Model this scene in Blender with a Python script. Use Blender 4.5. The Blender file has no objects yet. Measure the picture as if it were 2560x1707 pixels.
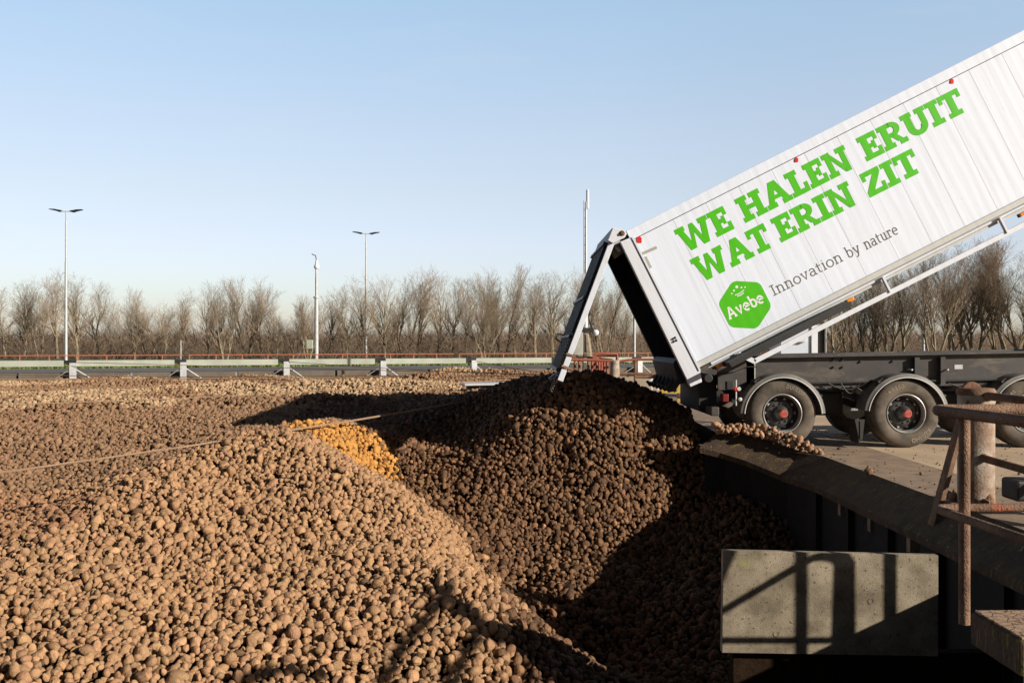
import bpy, bmesh, math, random
import numpy as np
from mathutils import Vector, Matrix, noise as mnoise

random.seed(7); RNG = np.random.default_rng(11)
PI = math.pi
S = bpy.context.scene
COL = S.collection

# ------------------------------------------------------------------ camera, sky, sun, exposure
F = 2400.0            # focal length in pixels of the 2560 px wide photograph
CX, CY, H = 1280.0, 853.5, 1.66
cam_d = bpy.data.cameras.new('camera'); cam = bpy.data.objects.new('camera', cam_d); COL.objects.link(cam)
cam_d.sensor_width = 36.0; cam_d.lens = 36.0 * F / 2560.0; cam_d.clip_end = 3000; cam_d.clip_start = 0.05
cam.location = (0, 0, H); cam.rotation_euler = (PI / 2, 0, 0)
S.camera = cam

SUN = Vector((1.0, -0.62, 0.47)).normalized()      # direction towards the sun
SUN_EL = math.asin(SUN.z); SUN_AZ = math.atan2(SUN.x, SUN.y)
w = bpy.data.worlds.new('World'); S.world = w; w.use_nodes = True
nt = w.node_tree; nt.nodes.clear()
wo = nt.nodes.new('ShaderNodeOutputWorld'); bg = nt.nodes.new('ShaderNodeBackground')
sky = nt.nodes.new('ShaderNodeTexSky'); sky.sky_type = 'NISHITA'; sky.sun_disc = False
sky.sun_elevation = SUN_EL; sky.sun_rotation = SUN_AZ
sky.air_density = 1.0; sky.dust_density = 0.6; sky.ozone_density = 1.6
tc = nt.nodes.new('ShaderNodeTexCoord'); sp = nt.nodes.new('ShaderNodeSeparateXYZ')
rp = nt.nodes.new('ShaderNodeValToRGB'); mx = nt.nodes.new('ShaderNodeMix'); mx.data_type = 'RGBA'; mx.blend_type = 'MULTIPLY'
mx.inputs[0].default_value = 1.0
nt.links.new(tc.outputs['Generated'], sp.inputs[0]); nt.links.new(sp.outputs['Z'], rp.inputs[0])
els = rp.color_ramp.elements
els[0].position = 0.0; els[0].color = (.60, .62, .80, 1)
els[1].position = 1.0; els[1].color = (.05, .065, .085, 1)
for p_, c_ in ((.05, (.76, .72, .84)), (.10, (.95, .80, .86)), (.15, (1.10, .885, .83)), (.22, (1.29, 1.03, .92)), (.34, (1.44, 1.28, 1.11)), (.39, (.75, .68, .66)), (.46, (.16, .18, .21))):
    e = els.new(p_); e.color = (*c_, 1)
nt.links.new(sky.outputs[0], mx.inputs[6]); nt.links.new(rp.outputs[0], mx.inputs[7])
# faint cirrus streaks
cn = nt.nodes.new('ShaderNodeTexNoise'); cm = nt.nodes.new('ShaderNodeMapping'); cm.inputs['Scale'].default_value = (2.2, 2.2, 11); cm.inputs['Rotation'].default_value = (0, .25, 0)
cn.inputs['Scale'].default_value = 1.6; cn.inputs['Detail'].default_value = 7; cn.inputs['Roughness'].default_value = .62
nt.links.new(tc.outputs['Generated'], cm.inputs[0]); nt.links.new(cm.outputs[0], cn.inputs[0])
cr = nt.nodes.new('ShaderNodeMapRange'); cr.inputs[1].default_value = .55; cr.inputs[2].default_value = .85; cr.inputs[3].default_value = 0; cr.inputs[4].default_value = .22
nt.links.new(cn.outputs[0], cr.inputs[0])
m2 = nt.nodes.new('ShaderNodeMix'); m2.data_type = 'RGBA'; m2.inputs[7].default_value = (4.0, 4.0, 4.2, 1)
nt.links.new(cr.outputs[0], m2.inputs[0]); nt.links.new(mx.outputs[2], m2.inputs[6])
ax = nt.nodes.new('ShaderNodeMapRange'); ax.inputs[1].default_value = -.55; ax.inputs[2].default_value = 0.1; ax.inputs[3].default_value = .84; ax.inputs[4].default_value = 1.05
nt.links.new(sp.outputs['X'], ax.inputs[0]); ay = nt.nodes.new('ShaderNodeMapRange'); ay.inputs[1].default_value = -.75; ay.inputs[2].default_value = 0.45; ay.inputs[3].default_value = .18; ay.inputs[4].default_value = 1.0
nt.links.new(sp.outputs['Y'], ay.inputs[0]); am_ = nt.nodes.new('ShaderNodeMath'); am_.operation = 'MULTIPLY'; nt.links.new(ax.outputs[0], am_.inputs[0]); nt.links.new(ay.outputs[0], am_.inputs[1])
vs_ = nt.nodes.new('ShaderNodeVectorMath'); vs_.operation = 'SCALE'; nt.links.new(m2.outputs[2], vs_.inputs[0]); nt.links.new(am_.outputs[0], vs_.inputs[3])
nt.links.new(vs_.outputs[0], bg.inputs[0]); bg.inputs[1].default_value = 0.15
nt.links.new(bg.outputs[0], wo.inputs[0])

sl = bpy.data.lights.new('sun', 'SUN'); sun = bpy.data.objects.new('sun', sl); COL.objects.link(sun)
sl.energy = 5.0; sl.angle = math.radians(0.5); sl.color = (1.0, .91, .79)
sun.rotation_euler = SUN.to_track_quat('Z', 'Y').to_euler()
S.view_settings.view_transform = 'Standard'; S.view_settings.look = 'None'
S.view_settings.exposure = 0.38; S.view_settings.gamma = 1.0
S.render.engine = 'CYCLES'
S.cycles.max_bounces = 6; S.cycles.diffuse_bounces = 1

# ------------------------------------------------------------------ helpers
def P(px, py, Y):
    m = F / Y
    return Vector(((px - CX) / m, Y, H - (py - CY) / m))

class MB:
    def __init__(s): s.v = []; s.f = []
    def add(s, vs, fs):
        o = len(s.v); s.v += [tuple(v) for v in vs]; s.f += [tuple(i + o for i in f) for f in fs]; return s
    def hexa(s, c):       # 8 corners: bottom 4 ccw, top 4 ccw
        return s.add(c, [(3, 2, 1, 0), (4, 5, 6, 7), (0, 1, 5, 4), (1, 2, 6, 5), (2, 3, 7, 6), (3, 0, 4, 7)])
    def box(s, x0, x1, y0, y1, z0, z1):
        return s.hexa([(x0, y0, z0), (x1, y0, z0), (x1, y1, z0), (x0, y1, z0), (x0, y0, z1), (x1, y0, z1), (x1, y1, z1), (x0, y1, z1)])
    def prism(s, poly, y0, y1, fr=None):   # polygon in XZ (ccw seen from -Y), extruded along Y
        n = len(poly)
        vs = [(a, y0, b) for a, b in poly] + [(a, y1, b) for a, b in poly]
        fs = [tuple(range(n)), tuple(range(2 * n - 1, n - 1, -1))] + [(i, i + n, (i + 1) % n + n, (i + 1) % n) for i in range(n)]
        if fr: vs = [fr(*v) for v in vs]
        return s.add(vs, fs)
    def bar(s, a, b, wdt, hgt, up=Vector((0, 0, 1))):
        a = Vector(a); b = Vector(b); d = (b - a).normalized(); up = Vector(up)
        sd = d.cross(up).normalized(); u = sd.cross(d).normalized()
        c = []
        for q in (a, b):
            for i, j in ((-1, -1), (1, -1), (1, 1), (-1, 1)):
                c.append(q + sd * (wdt / 2 * i) + u * (hgt / 2 * j))
        return s.add(c, [(0, 1, 2, 3), (7, 6, 5, 4), (0, 4, 5, 1), (1, 5, 6, 2), (2, 6, 7, 3), (3, 7, 4, 0)])
    def tube(s, pts, r, n=10, cap=True):
        pts = [Vector(p) for p in pts]; rs = r if isinstance(r, (list, tuple)) else [r] * len(pts)
        o = len(s.v); prev = None
        for i, p in enumerate(pts):
            d = (pts[min(i + 1, len(pts) - 1)] - pts[max(i - 1, 0)]).normalized()
            if prev is None:
                a = d.cross(Vector((0, 0, 1)) if abs(d.z) < .9 else Vector((0, 1, 0))).normalized()
            else:
                a = (prev - d * prev.dot(d)).normalized()
            prev = a; b = d.cross(a)
            for k in range(n):
                t = 2 * PI * k / n
                s.v.append(tuple(p + (a * math.cos(t) + b * math.sin(t)) * rs[i]))
        for i in range(len(pts) - 1):
            for k in range(n):
                k2 = (k + 1) % n
                s.f.append((o + i * n + k, o + i * n + k2, o + (i + 1) * n + k2, o + (i + 1) * n + k))
        if cap:
            s.f.append(tuple(o + k for k in range(n - 1, -1, -1)))
            s.f.append(tuple(o + (len(pts) - 1) * n + k for k in range(n)))
        return s
    def lathe(s, prof, c, axis='Y', n=48):   # prof: (radius, offset along axis)
        o = len(s.v); c = Vector(c)
        for r, h in prof:
            for k in range(n):
                t = 2 * PI * k / n
                if axis == 'Y': q = (r * math.cos(t), h, r * math.sin(t))
                else: q = (r * math.cos(t), r * math.sin(t), h)
                s.v.append(tuple(c + Vector(q)))
        for i in range(len(prof) - 1):
            for k in range(n):
                k2 = (k + 1) % n
                s.f.append((o + i * n + k, o + i * n + k2, o + (i + 1) * n + k2, o + (i + 1) * n + k))
        return s
    def build(s, name, mat, parent=None, smooth=False, bevel=0, origin=None):
        me = bpy.data.meshes.new(name)
        off = Vector((0, 0, 0))
        q = parent
        while q is not None: off += q.location; q = q.parent
        if origin is not None: off = off + (Vector(origin) - off)
        vs = [(v[0] - off.x, v[1] - off.y, v[2] - off.z) for v in s.v]
        me.from_pydata(vs, [], s.f); me.update()
        bm = bmesh.new(); bm.from_mesh(me); bmesh.ops.recalc_face_normals(bm, faces=bm.faces); bm.to_mesh(me); bm.free()
        if smooth:
            me.polygons.foreach_set('use_smooth', [True] * len(me.polygons)); me.set_sharp_from_angle(angle=math.radians(38))
        me.materials.append(mat)
        o = bpy.data.objects.new(name, me); COL.objects.link(o)
        if parent: o.parent = parent
        if origin is not None and not parent: o.location = origin
        if bevel:
            b = o.modifiers.new('bevel', 'BEVEL'); b.width = bevel; b.segments = 2; b.limit_method = 'ANGLE'; b.angle_limit = math.radians(40)
        return o

def tag(o, label=None, cat=None, group=None, kind=None):
    if label: o['label'] = label
    if cat: o['category'] = cat
    if group: o['group'] = group
    if kind: o['kind'] = kind
    return o
def empty(name, loc, label=None, cat=None, group=None, parent=None):
    o = bpy.data.objects.new(name, None); COL.objects.link(o); o.location = loc
    o.empty_display_size = .2
    if parent:
        o.parent = parent; q = parent; off = Vector((0, 0, 0))
        while q is not None: off += q.location; q = q.parent
        o.location = Vector(loc) - off
    return tag(o, label, cat, group)

# ------------------------------------------------------------------ materials
def mat(name, col, rough=.6, metal=0., col2=None, scale=4., detail=6., lo=.35, hi=.65, bump=0., bscale=40., rot=None, stretch=None, spec=.5, extra=None):
    m = bpy.data.materials.new(name); m.use_nodes = True; t = m.node_tree; N = t.nodes; L = t.links
    b = N['Principled BSDF']; b.inputs['Roughness'].default_value = rough; b.inputs['Metallic'].default_value = metal
    b.inputs['Specular IOR Level'].default_value = spec
    g = N.new('ShaderNodeNewGeometry'); mp = N.new('ShaderNodeMapping'); L.new(g.outputs['Position'], mp.inputs[0])
    if rot: mp.inputs['Rotation'].default_value = rot
    if stretch: mp.inputs['Scale'].default_value = stretch
    out = None
    if col2:
        n = N.new('ShaderNodeTexNoise'); n.inputs['Scale'].default_value = scale; n.inputs['Detail'].default_value = detail; n.inputs['Roughness'].default_value = .62
        L.new(mp.outputs[0], n.inputs[0])
        r = N.new('ShaderNodeMapRange'); r.inputs[1].default_value = lo; r.inputs[2].default_value = hi; L.new(n.outputs[0], r.inputs[0])
        x = N.new('ShaderNodeMix'); x.data_type = 'RGBA'; x.inputs[6].default_value = (*col, 1); x.inputs[7].default_value = (*col2, 1)
        L.new(r.outputs[0], x.inputs[0]); out = x.outputs[2]
    else:
        b.inputs['Base Color'].default_value = (*col, 1)
    for (c3, sc, l3, h3, st3) in (extra or []):
        n = N.new('ShaderNodeTexNoise'); n.inputs['Scale'].default_value = sc; n.inputs['Detail'].default_value = 8; n.inputs['Roughness'].default_value = .68
        m3 = N.new('ShaderNodeMapping'); L.new(g.outputs['Position'], m3.inputs[0])
        if rot: m3.inputs['Rotation'].default_value = rot
        if st3: m3.inputs['Scale'].default_value = st3
        L.new(m3.outputs[0], n.inputs[0])
        r = N.new('ShaderNodeMapRange'); r.inputs[1].default_value = l3; r.inputs[2].default_value = h3; L.new(n.outputs[0], r.inputs[0])
        x = N.new('ShaderNodeMix'); x.data_type = 'RGBA'; x.inputs[7].default_value = (*c3, 1)
        if out is None: x.inputs[6].default_value = (*col, 1)
        else: L.new(out, x.inputs[6])
        L.new(r.outputs[0], x.inputs[0]); out = x.outputs[2]
    if out is not None: L.new(out, b.inputs['Base Color'])
    if bump:
        n = N.new('ShaderNodeTexNoise'); n.inputs['Scale'].default_value = bscale; n.inputs['Detail'].default_value = 5
        L.new(mp.outputs[0], n.inputs[0])
        bp = N.new('ShaderNodeBump'); bp.inputs['Strength'].default_value = bump; bp.inputs['Distance'].default_value = .02
        L.new(n.outputs[0], bp.inputs['Height']); L.new(bp.outputs[0], b.inputs['Normal'])
    return m

BR = math.radians(26.8)      # tilt of the raised cargo box
def paint_mat(name, col, dirt, rib=True):
    m = bpy.data.materials.new(name); m.use_nodes = True; t = m.node_tree; N = t.nodes; L = t.links
    b = N['Principled BSDF']; b.inputs['Roughness'].default_value = .42
    g = N.new('ShaderNodeNewGeometry')
    mp = N.new('ShaderNodeMapping'); mp.inputs['Rotation'].default_value = (0, BR, 0); L.new(g.outputs['Position'], mp.inputs[0])
    # streaks run across the box (down the side when it is lowered)
    m1 = N.new('ShaderNodeMapping'); m1.inputs['Scale'].default_value = (9, 1, .35); L.new(mp.outputs[0], m1.inputs[0])
    n = N.new('ShaderNodeTexNoise'); n.inputs['Scale'].default_value = 1.6; n.inputs['Detail'].default_value = 8; n.inputs['Roughness'].default_value = .7; L.new(m1.outputs[0], n.inputs[0])
    r = N.new('ShaderNodeMapRange'); r.inputs[1].default_value = .45; r.inputs[2].default_value = .8; r.inputs[4].default_value = .45; L.new(n.outputs[0], r.inputs[0])
    x = N.new('ShaderNodeMix'); x.data_type = 'RGBA'; x.inputs[6].default_value = (*col, 1); x.inputs[7].default_value = (*dirt, 1); L.new(r.outputs[0], x.inputs[0])
    # fine scuffs
    m3 = N.new('ShaderNodeMapping'); m3.inputs['Scale'].default_value = (20, 1, 7); L.new(mp.outputs[0], m3.inputs[0])
    n3 = N.new('ShaderNodeTexNoise'); n3.inputs['Scale'].default_value = 1.1; n3.inputs['Detail'].default_value = 6; n3.inputs['Roughness'].default_value = .75; L.new(m3.outputs[0], n3.inputs[0])
    r3 = N.new('ShaderNodeMapRange'); r3.inputs[1].default_value = .65; r3.inputs[2].default_value = .73; r3.inputs[4].default_value = .4; L.new(n3.outputs[0], r3.inputs[0])
    x3 = N.new('ShaderNodeMix'); x3.data_type = 'RGBA'; x3.inputs[7].default_value = tuple(c * .55 for c in dirt) + (1,); L.new(r3.outputs[0], x3.inputs[0]); L.new(x.outputs[2], x3.inputs[6])
    L.new(x3.outputs[2], b.inputs['Base Color'])
    if rib:
        wv = N.new('ShaderNodeTexWave'); wv.wave_type = 'BANDS'; wv.bands_direction = 'X'; wv.inputs['Scale'].default_value = 1.9
        wv.inputs['Distortion'].default_value = .5; wv.inputs['Detail'].default_value = 2
        L.new(mp.outputs[0], wv.inputs[0])
        n2 = N.new('ShaderNodeTexNoise'); n2.inputs['Scale'].default_value = .7; L.new(mp.outputs[0], n2.inputs[0])
        ad = N.new('ShaderNodeMath'); ad.operation = 'MULTIPLY'; L.new(wv.outputs['Fac'], ad.inputs[0]); L.new(n2.outputs[0], ad.inputs[1])
        bp = N.new('ShaderNodeBump'); bp.inputs['Strength'].default_value = .4; bp.inputs['Distance'].default_value = .0032
        L.new(ad.outputs[0], bp.inputs['Height']); L.new(bp.outputs[0], b.inputs['Normal'])
    return m

M = {}
M['white'] = paint_mat('white_paint', (.75, .82, .95), (.50, .51, .54))
M['whiteflat'] = paint_mat('white_trim', (.70, .74, .82), (.5, .49, .46), rib=False)
M['greyrail'] = paint_mat('grey_alu', (.55, .56, .54), (.36, .35, .32), rib=False)
M['green'] = paint_mat('green_vinyl', (.07, .50, .0), (.06, .36, .01))
M['greytext'] = mat('grey_vinyl', (.13, .115, .095), .5)
M['whitetext'] = mat('white_vinyl', (.8, .8, .8), .45)
M['tape'] = mat('tape', (.36, .36, .31), .6)
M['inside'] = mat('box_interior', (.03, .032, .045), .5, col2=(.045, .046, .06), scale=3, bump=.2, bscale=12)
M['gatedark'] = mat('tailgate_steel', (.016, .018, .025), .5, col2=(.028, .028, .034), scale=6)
M['chassis'] = mat('chassis_paint', (.035, .032, .034), .55, col2=(.06, .054, .05), scale=2.2, bump=.06, bscale=60, extra=[((.18, .155, .12), 9, .62, .8, None), ((.15, .125, .095), 1.6, .52, .75, (1, 1, 2.5))])
M['black'] = mat('black_plastic', (.02, .02, .02), .6)
M['darksteel'] = mat('dark_steel', (.014, .014, .015), .6, col2=(.03, .027, .025), scale=5)
M['tyre'] = mat('tyre_rubber', (.05, .043, .035), .85, col2=(.15, .12, .09), scale=4, bump=.1, bscale=90)
M['tyretext'] = mat('tyre_text', (.27, .23, .175), .85)
M['rim'] = mat('rim_paint', (.5, .5, .5), .4, metal=.3, col2=(.3, .29, .27), scale=8)
M['hubdark'] = mat('hub_dark', (.03, .03, .035), .45, col2=(.07, .065, .06), scale=14)
M['hubred'] = mat('hub_red', (.62, .10, .07), .5, col2=(.45, .12, .09), scale=30)
M['fender'] = mat('fender_plastic', (.10, .10, .105), .5, col2=(.17, .155, .135), scale=5)
M['lip'] = mat('fender_lip', (.55, .55, .54), .45)
M['orange'] = mat('orange_lens', (.9, .25, .01), .3)
M['red'] = mat('red_lens', (.75, .02, .015), .35)
M['concrete'] = mat('concrete_block', (.34, .285, .205), .9, col2=(.15, .12, .08), scale=3.6, bump=.25, bscale=110,
    extra=[((.06, .045, .03), 30, .58, .63, None), ((.48, .46, .40), 16, .66, .70, None), ((.26, .26, .09), 3.5, .60, .72, None), ((.09, .075, .05), 80, .57, .62, None), ((.22, .10, .04), 7, .66, .72, (3, 1, .5))])
M['quay'] = mat('quay_concrete', (.32, .225, .15), .9, col2=(.19, .135, .095), scale=3, bump=.35, bscale=50, extra=[((.27, .225, .16), 11, .6, .75, None)])
M['kerb'] = mat('mossy_kerb', (.085, .05, .03), .9, col2=(.042, .026, .017), scale=5, bump=.5, bscale=40,
    extra=[((.17, .155, .02), 4, .57, .66, (2.2, 9, 1.2)), ((.4, .38, .34), 14, .64, .70, None)])
M['yard'] = mat('yard_paving', (.56, .41, .275), .92, col2=(.42, .31, .205), scale=.9, detail=9, bump=.5, bscale=45,
    extra=[((.50, .44, .34), 60, .55, .7, None), ((.13, .105, .08), 3.2, .62, .75, None), ((.12, .095, .07), 30, .66, .7, None)])
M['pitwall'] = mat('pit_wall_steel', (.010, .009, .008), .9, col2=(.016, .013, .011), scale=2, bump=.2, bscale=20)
M['rust'] = mat('rusty_tube', (.13, .068, .04), .85, col2=(.27, .16, .10), scale=7, bump=.6, bscale=120,
    extra=[((.10, .05, .03), 26, .56, .66, None), ((.36, .10, .05), 4, .60, .66, None), ((.40, .26, .16), 9, .62, .74, None)])
M['redpaint'] = mat('red_paint_worn', (.42, .07, .035), .7, col2=(.22, .10, .06), scale=9, bump=.3, bscale=60, extra=[((.10, .055, .035), 22, .55, .66, None)])
M['pipe'] = mat('worn_pipe', (.42, .37, .30), .7, col2=(.20, .115, .07), scale=5, bump=.35, bscale=45,
    extra=[((.12, .07, .045), 22, .6, .66, None), ((.45, .12, .07), 4, .62, .68, None)])
M['beam'] = mat('beam_grey_green', (.40, .43, .36), .7, col2=(.31, .34, .28), scale=1.5)
M['galv'] = mat('galvanised', (.55, .56, .58), .5, metal=.2, col2=(.42, .43, .44), scale=6)
M['farwall'] = mat('far_concrete_wall', (.15, .12, .09), .9, col2=(.09, .075, .06), scale=1.1, bump=.2, bscale=12,
    extra=[((.34, .13, .07), .9, .66, .72, (1, 1, 2)), ((.30, .25, .19), 2.0, .62, .72, (1, 1, .3))])
M['road'] = mat('asphalt_far', (.14, .13, .125), .9, col2=(.10, .09, .085), scale=.6)
M['ground'] = mat('ground_soil', (.10, .085, .05), .95, col2=(.07, .08, .03), scale=.35)
M['grass'] = mat('grass_blade', (.085, .14, .018), .8, col2=(.14, .15, .035), scale=1.2)
M['orangerail'] = mat('orange_rail', (.40, .12, .06), .6, col2=(.30, .11, .06), scale=5)
M['bark'] = mat('bark', (.32, .26, .18), .95, col2=(.17, .145, .09), scale=1.4, extra=[((.30, .27, .20), 3, .62, .75, None)])
M['twig'] = mat('twig', (.34, .25, .18), .95, col2=(.24, .19, .125), scale=.25)
M['brush'] = mat('brushwood', (.22, .15, .10), .95, col2=(.16, .115, .08), scale=.2)
M['rope'] = mat('steel_rope', (.34, .22, .13), .8, col2=(.24, .15, .09), scale=30)
M['wire'] = mat('thin_cable', (.16, .10, .07), .8)
M['yellow'] = mat('yellow_frame', (.58, .38, .04), .6, col2=(.40, .27, .06), scale=5)
M['cabinet'] = mat('cabinet_paint', (.55, .62, .72), .5)
M['palecon'] = mat('pale_panel', (.48, .48, .42), .8, col2=(.36, .36, .32), scale=2)
M['mud'] = None
M['potbed'] = mat('packed_soil', (.03, .017, .009), 1.0, spec=.1, col2=(.018, .010, .006), scale=9, bump=.6, bscale=25)

def crack_mat():
    m = mat('cracked_mud', (.42, .28, .18), .9, col2=(.33, .21, .13), scale=6, bump=.3, bscale=60)
    t = m.node_tree; N = t.nodes; L = t.links; b = N['Principled BSDF']
    g = N.new('ShaderNodeNewGeometry'); v = N.new('ShaderNodeTexVoronoi'); v.feature = 'DISTANCE_TO_EDGE'; v.inputs['Scale'].default_value = 22
    L.new(g.outputs['Position'], v.inputs[0])
    r = N.new('ShaderNodeMapRange'); r.inputs[1].default_value = .02; r.inputs[2].default_value = .07; L.new(v.outputs['Distance'], r.inputs[0])
    src = b.inputs['Base Color'].links[0].from_socket
    x = N.new('ShaderNodeMix'); x.data_type = 'RGBA'; x.inputs[6].default_value = (.05, .03, .02, 1); L.new(r.outputs[0], x.inputs[0]); L.new(src, x.inputs[7])
    L.new(x.outputs[2], b.inputs['Base Color']); return m
M['mud'] = crack_mat()

def potato_mat(name, inst):
    m = bpy.data.materials.new(name); m.use_nodes = True; t = m.node_tree; N = t.nodes; L = t.links
    b = N['Principled BSDF']; b.inputs['Specular IOR Level'].default_value = .3
    a = N.new('ShaderNodeAttribute'); a.attribute_type = 'INSTANCER'; a.attribute_name = 'tint'; src = a.outputs['Color']
    tcn = N.new('ShaderNodeTexCoord')
    n = N.new('ShaderNodeTexNoise'); n.inputs['Scale'].default_value = 2.6; n.inputs['Detail'].default_value = 6; n.inputs['Roughness'].default_value = .65
    oi = N.new('ShaderNodeObjectInfo'); ad = N.new('ShaderNodeVectorMath'); ad.operation = 'ADD'
    sc = N.new('ShaderNodeVectorMath'); sc.operation = 'SCALE'; sc.inputs[3].default_value = 40
    cb = N.new('ShaderNodeCombineXYZ'); L.new(oi.outputs['Random'], cb.inputs[0]); L.new(oi.outputs['Random'], cb.inputs[1])
    L.new(cb.outputs[0], sc.inputs[0]); L.new(tcn.outputs['Object'], ad.inputs[0]); L.new(sc.outputs[0], ad.inputs[1])
    L.new(ad.outputs[0], n.inputs[0])
    r = N.new('ShaderNodeMapRange'); r.inputs[1].default_value = .35; r.inputs[2].default_value = .68; r.inputs[3].default_value = 1.12; r.inputs[4].default_value = .74; L.new(n.outputs[0], r.inputs[0])
    v = N.new('ShaderNodeVectorMath'); v.operation = 'SCALE'; L.new(src, v.inputs[0]); L.new(r.outputs[0], v.inputs[3])
    L.new(v.outputs[0], b.inputs['Base Color'])
    r2 = N.new('ShaderNodeMapRange'); r2.inputs[3].default_value = .45; r2.inputs[4].default_value = .95; L.new(n.outputs[0], r2.inputs[0]); L.new(r2.outputs[0], b.inputs['Roughness'])
    n2 = N.new('ShaderNodeTexNoise'); n2.inputs['Scale'].default_value = 6.; n2.inputs['Detail'].default_value = 3; L.new(ad.outputs[0], n2.inputs[0])
    bp = N.new('ShaderNodeBump'); bp.inputs['Strength'].default_value = .4; bp.inputs['Distance'].default_value = .07; L.new(n2.outputs[0], bp.inputs['Height']); L.new(bp.outputs[0], b.inputs['Normal'])
    return m
M['potinst'] = potato_mat('potato_skin', True)

# ------------------------------------------------------------------ heap surface (control points read off the photograph: px, py, distance)
CP = [  # heap under the tailgate
 (1440,940,16.7),(1640,1000,16.6),(1700,1034,16.4),(1540,964,16.7),(1400,1150,15.6),(1250,1250,15.2),(1100,1150,16.6),(1500,1300,14.7),(1600,1230,15.1),
 (1380,1440,13.3),(1330,1540,12.2),(1350,1050,16.0),(1460,1040,15.8),(1560,1100,15.4),(1650,1120,15.5),(1700,1090,15.5),(1720,1180,15.3),(1650,1060,16.0),(1180,998,19.0),(1000,1040,19.8),(1065,1024,19.4),(1240,988,18.6),(1300,977,18.0),(1370,960,17.2),(1180,1080,17.8),
 (1750,1300,14.6),(1600,1500,12.8),(1500,1700,11.2),(1350,1650,11.5),(1300,1590,12.0),(1290,1660,11.8),(1285,1706,11.6),(1850,1250,14.7),(1850,1500,12.0),(1800,1700,10.5),
 (1440,960,20.0),(1600,985,20.0),(1300,985,22),
 # valley
 (940,1185,16.3),(1100,1290,14.8),(1300,1490,13.3),(1020,1230,15.7),(1210,1385,13.8),
 # near left heap
 (720,1094,14.6),(850,1145,14.2),(500,1150,13.6),(400,1200,12.8),(130,1368,10.9),(0,1450,10.0),(270,1280,11.7),(-150,1600,8.8),
 (0,1707,8.0),(640,1707,8.2),(1100,1707,8.4),(500,1400,10.8),(800,1300,12.0),(800,1500,9.8),(1000,1230,13.2),(1100,1350,11.9),(1200,1450,10.6),(1240,1560,9.4),(1220,1640,8.9),(1000,1500,9.8),(600,1220,12.9),(300,1500,9.5),
 (900,1700,8.3),(650,1300,11.8),(950,1340,12.0),(-300,1707,8.2),
 (0,2100,6.4),(640,2100,6.5),(1100,2100,6.7),(1500,2100,7.4),(0,3200,4.5),(1000,3200,4.9),(2200,2900,5.2),
 # behind it
 (100,1290,14.3),(0,1330,13.4),(250,1215,15.3),(420,1165,16.0),(300,1100,18.5),(0,1200,16.5),(600,1058,19.5),(-300,1250,15),(0,1060,21),(700,1075,18.2),(850,1092,16.4),
 (930,1115,16.6),(800,1040,20.5),(900,1050,20.0),
 (300,1000,27),(0,1000,26.5),(600,1010,24.5),(900,1000,26),(1100,985,25.5),(700,965,34),(0,962,37),(300,955,38.5),(1000,958,34),(1250,958,33),(-300,1000,26),(-300,960,37),
 (1100,945,42),(600,957,41),(0,960,42),(900,954,42),(1300,948,38),(1500,955,34),(1650,980,30),
 (1700,1000,25),(1850,1020,24)]
_w = np.array([P(*c)[:] for c in CP]); _w = np.vstack([_w, [[-20,20,-.1],[-24,30,0],[-22,42,.05],[-16,14,-.7],[-12,10,-1.1],[3.6,23,.0],[3.5,19,-.25],[3.6,28,-.1],[3.9,12,-2.1],[3.5,14.2,-1.0],[3.9,13.4,-1.5],[3.5,7,-2.6]]])
def tps_fit(w):
    A = w[:, :2]; n = len(A); d = np.sqrt(((A[:, None] - A[None]) ** 2).sum(-1)); K = np.where(d > 0, d * d * np.log(d + 1e-9), 0) + np.eye(n) * .03
    Pm = np.hstack([np.ones((n, 1)), A]); Z = np.zeros((3, 3))
    L = np.block([[K, Pm], [Pm.T, Z]]); return np.linalg.solve(L, np.concatenate([w[:, 2], np.zeros(3)]))
_c = tps_fit(_w)
def hraw(x, y):
    x = np.asarray(x, float); y = np.asarray(y, float); out = _c[-3] + _c[-2] * x + _c[-1] * y
    for i in range(len(_w)):
        d2 = (x - _w[i, 0]) ** 2 + (y - _w[i, 1]) ** 2 + 1e-12; out = out + _c[i] * .5 * d2 * np.log(d2)
    return out
HUMPS = [(-9.5,36,.35,2.2,1.2),(-2.6,41.3,.42,1.3,.8),(-.4,40,.3,1.6,1.0),(-6.6,39.6,.25,1.6,.9),(-4,29,.35,3.2,1.2),(-9,29.5,.25,2.8,.8),(-10.5,23.5,.28,2.6,.8),(-13,33,.3,3,1),
         (-5.3,23.2,.22,2.0,.7),(-2.6,33.5,.3,1.6,1.),(-15,37,.3,2,1),(-3.0,16.1,.14,.9,.5)]
EDGE = [(1.0, 4.5), (13.9, 4.5), (14.95, 3.75), (15.3, 3.0), (29.0, 2.95)]
def xedge(y): return np.interp(y, [e_[0] for e_ in EDGE], [e_[1] for e_ in EDGE])
def hfun(x, y):
    z = hraw(x, y)
    for (a, b, h, sx, sy) in HUMPS:
        z = z + h * np.exp(-((x - a) / sx) ** 2 - ((y - b) / sy) ** 2)
    z = z + .035 * np.sin(x * 2.1 + 1.3 * np.sin(y * 1.1)) * np.sin(y * 1.7 + x * .6) + .02 * np.sin(x * 5.3 + y * 2.2) * np.sin(y * 4.1)
    return z
WL = Vector((-17.64, 38.6, 0)); WR = Vector((-1.78, 44.0, 0)); WD = (WR - WL).normalized(); WN = Vector((-WD.y, WD.x, 0))
def wall_y(x): return WL.y + (x - WL.x) * WD.y / WD.x

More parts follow.
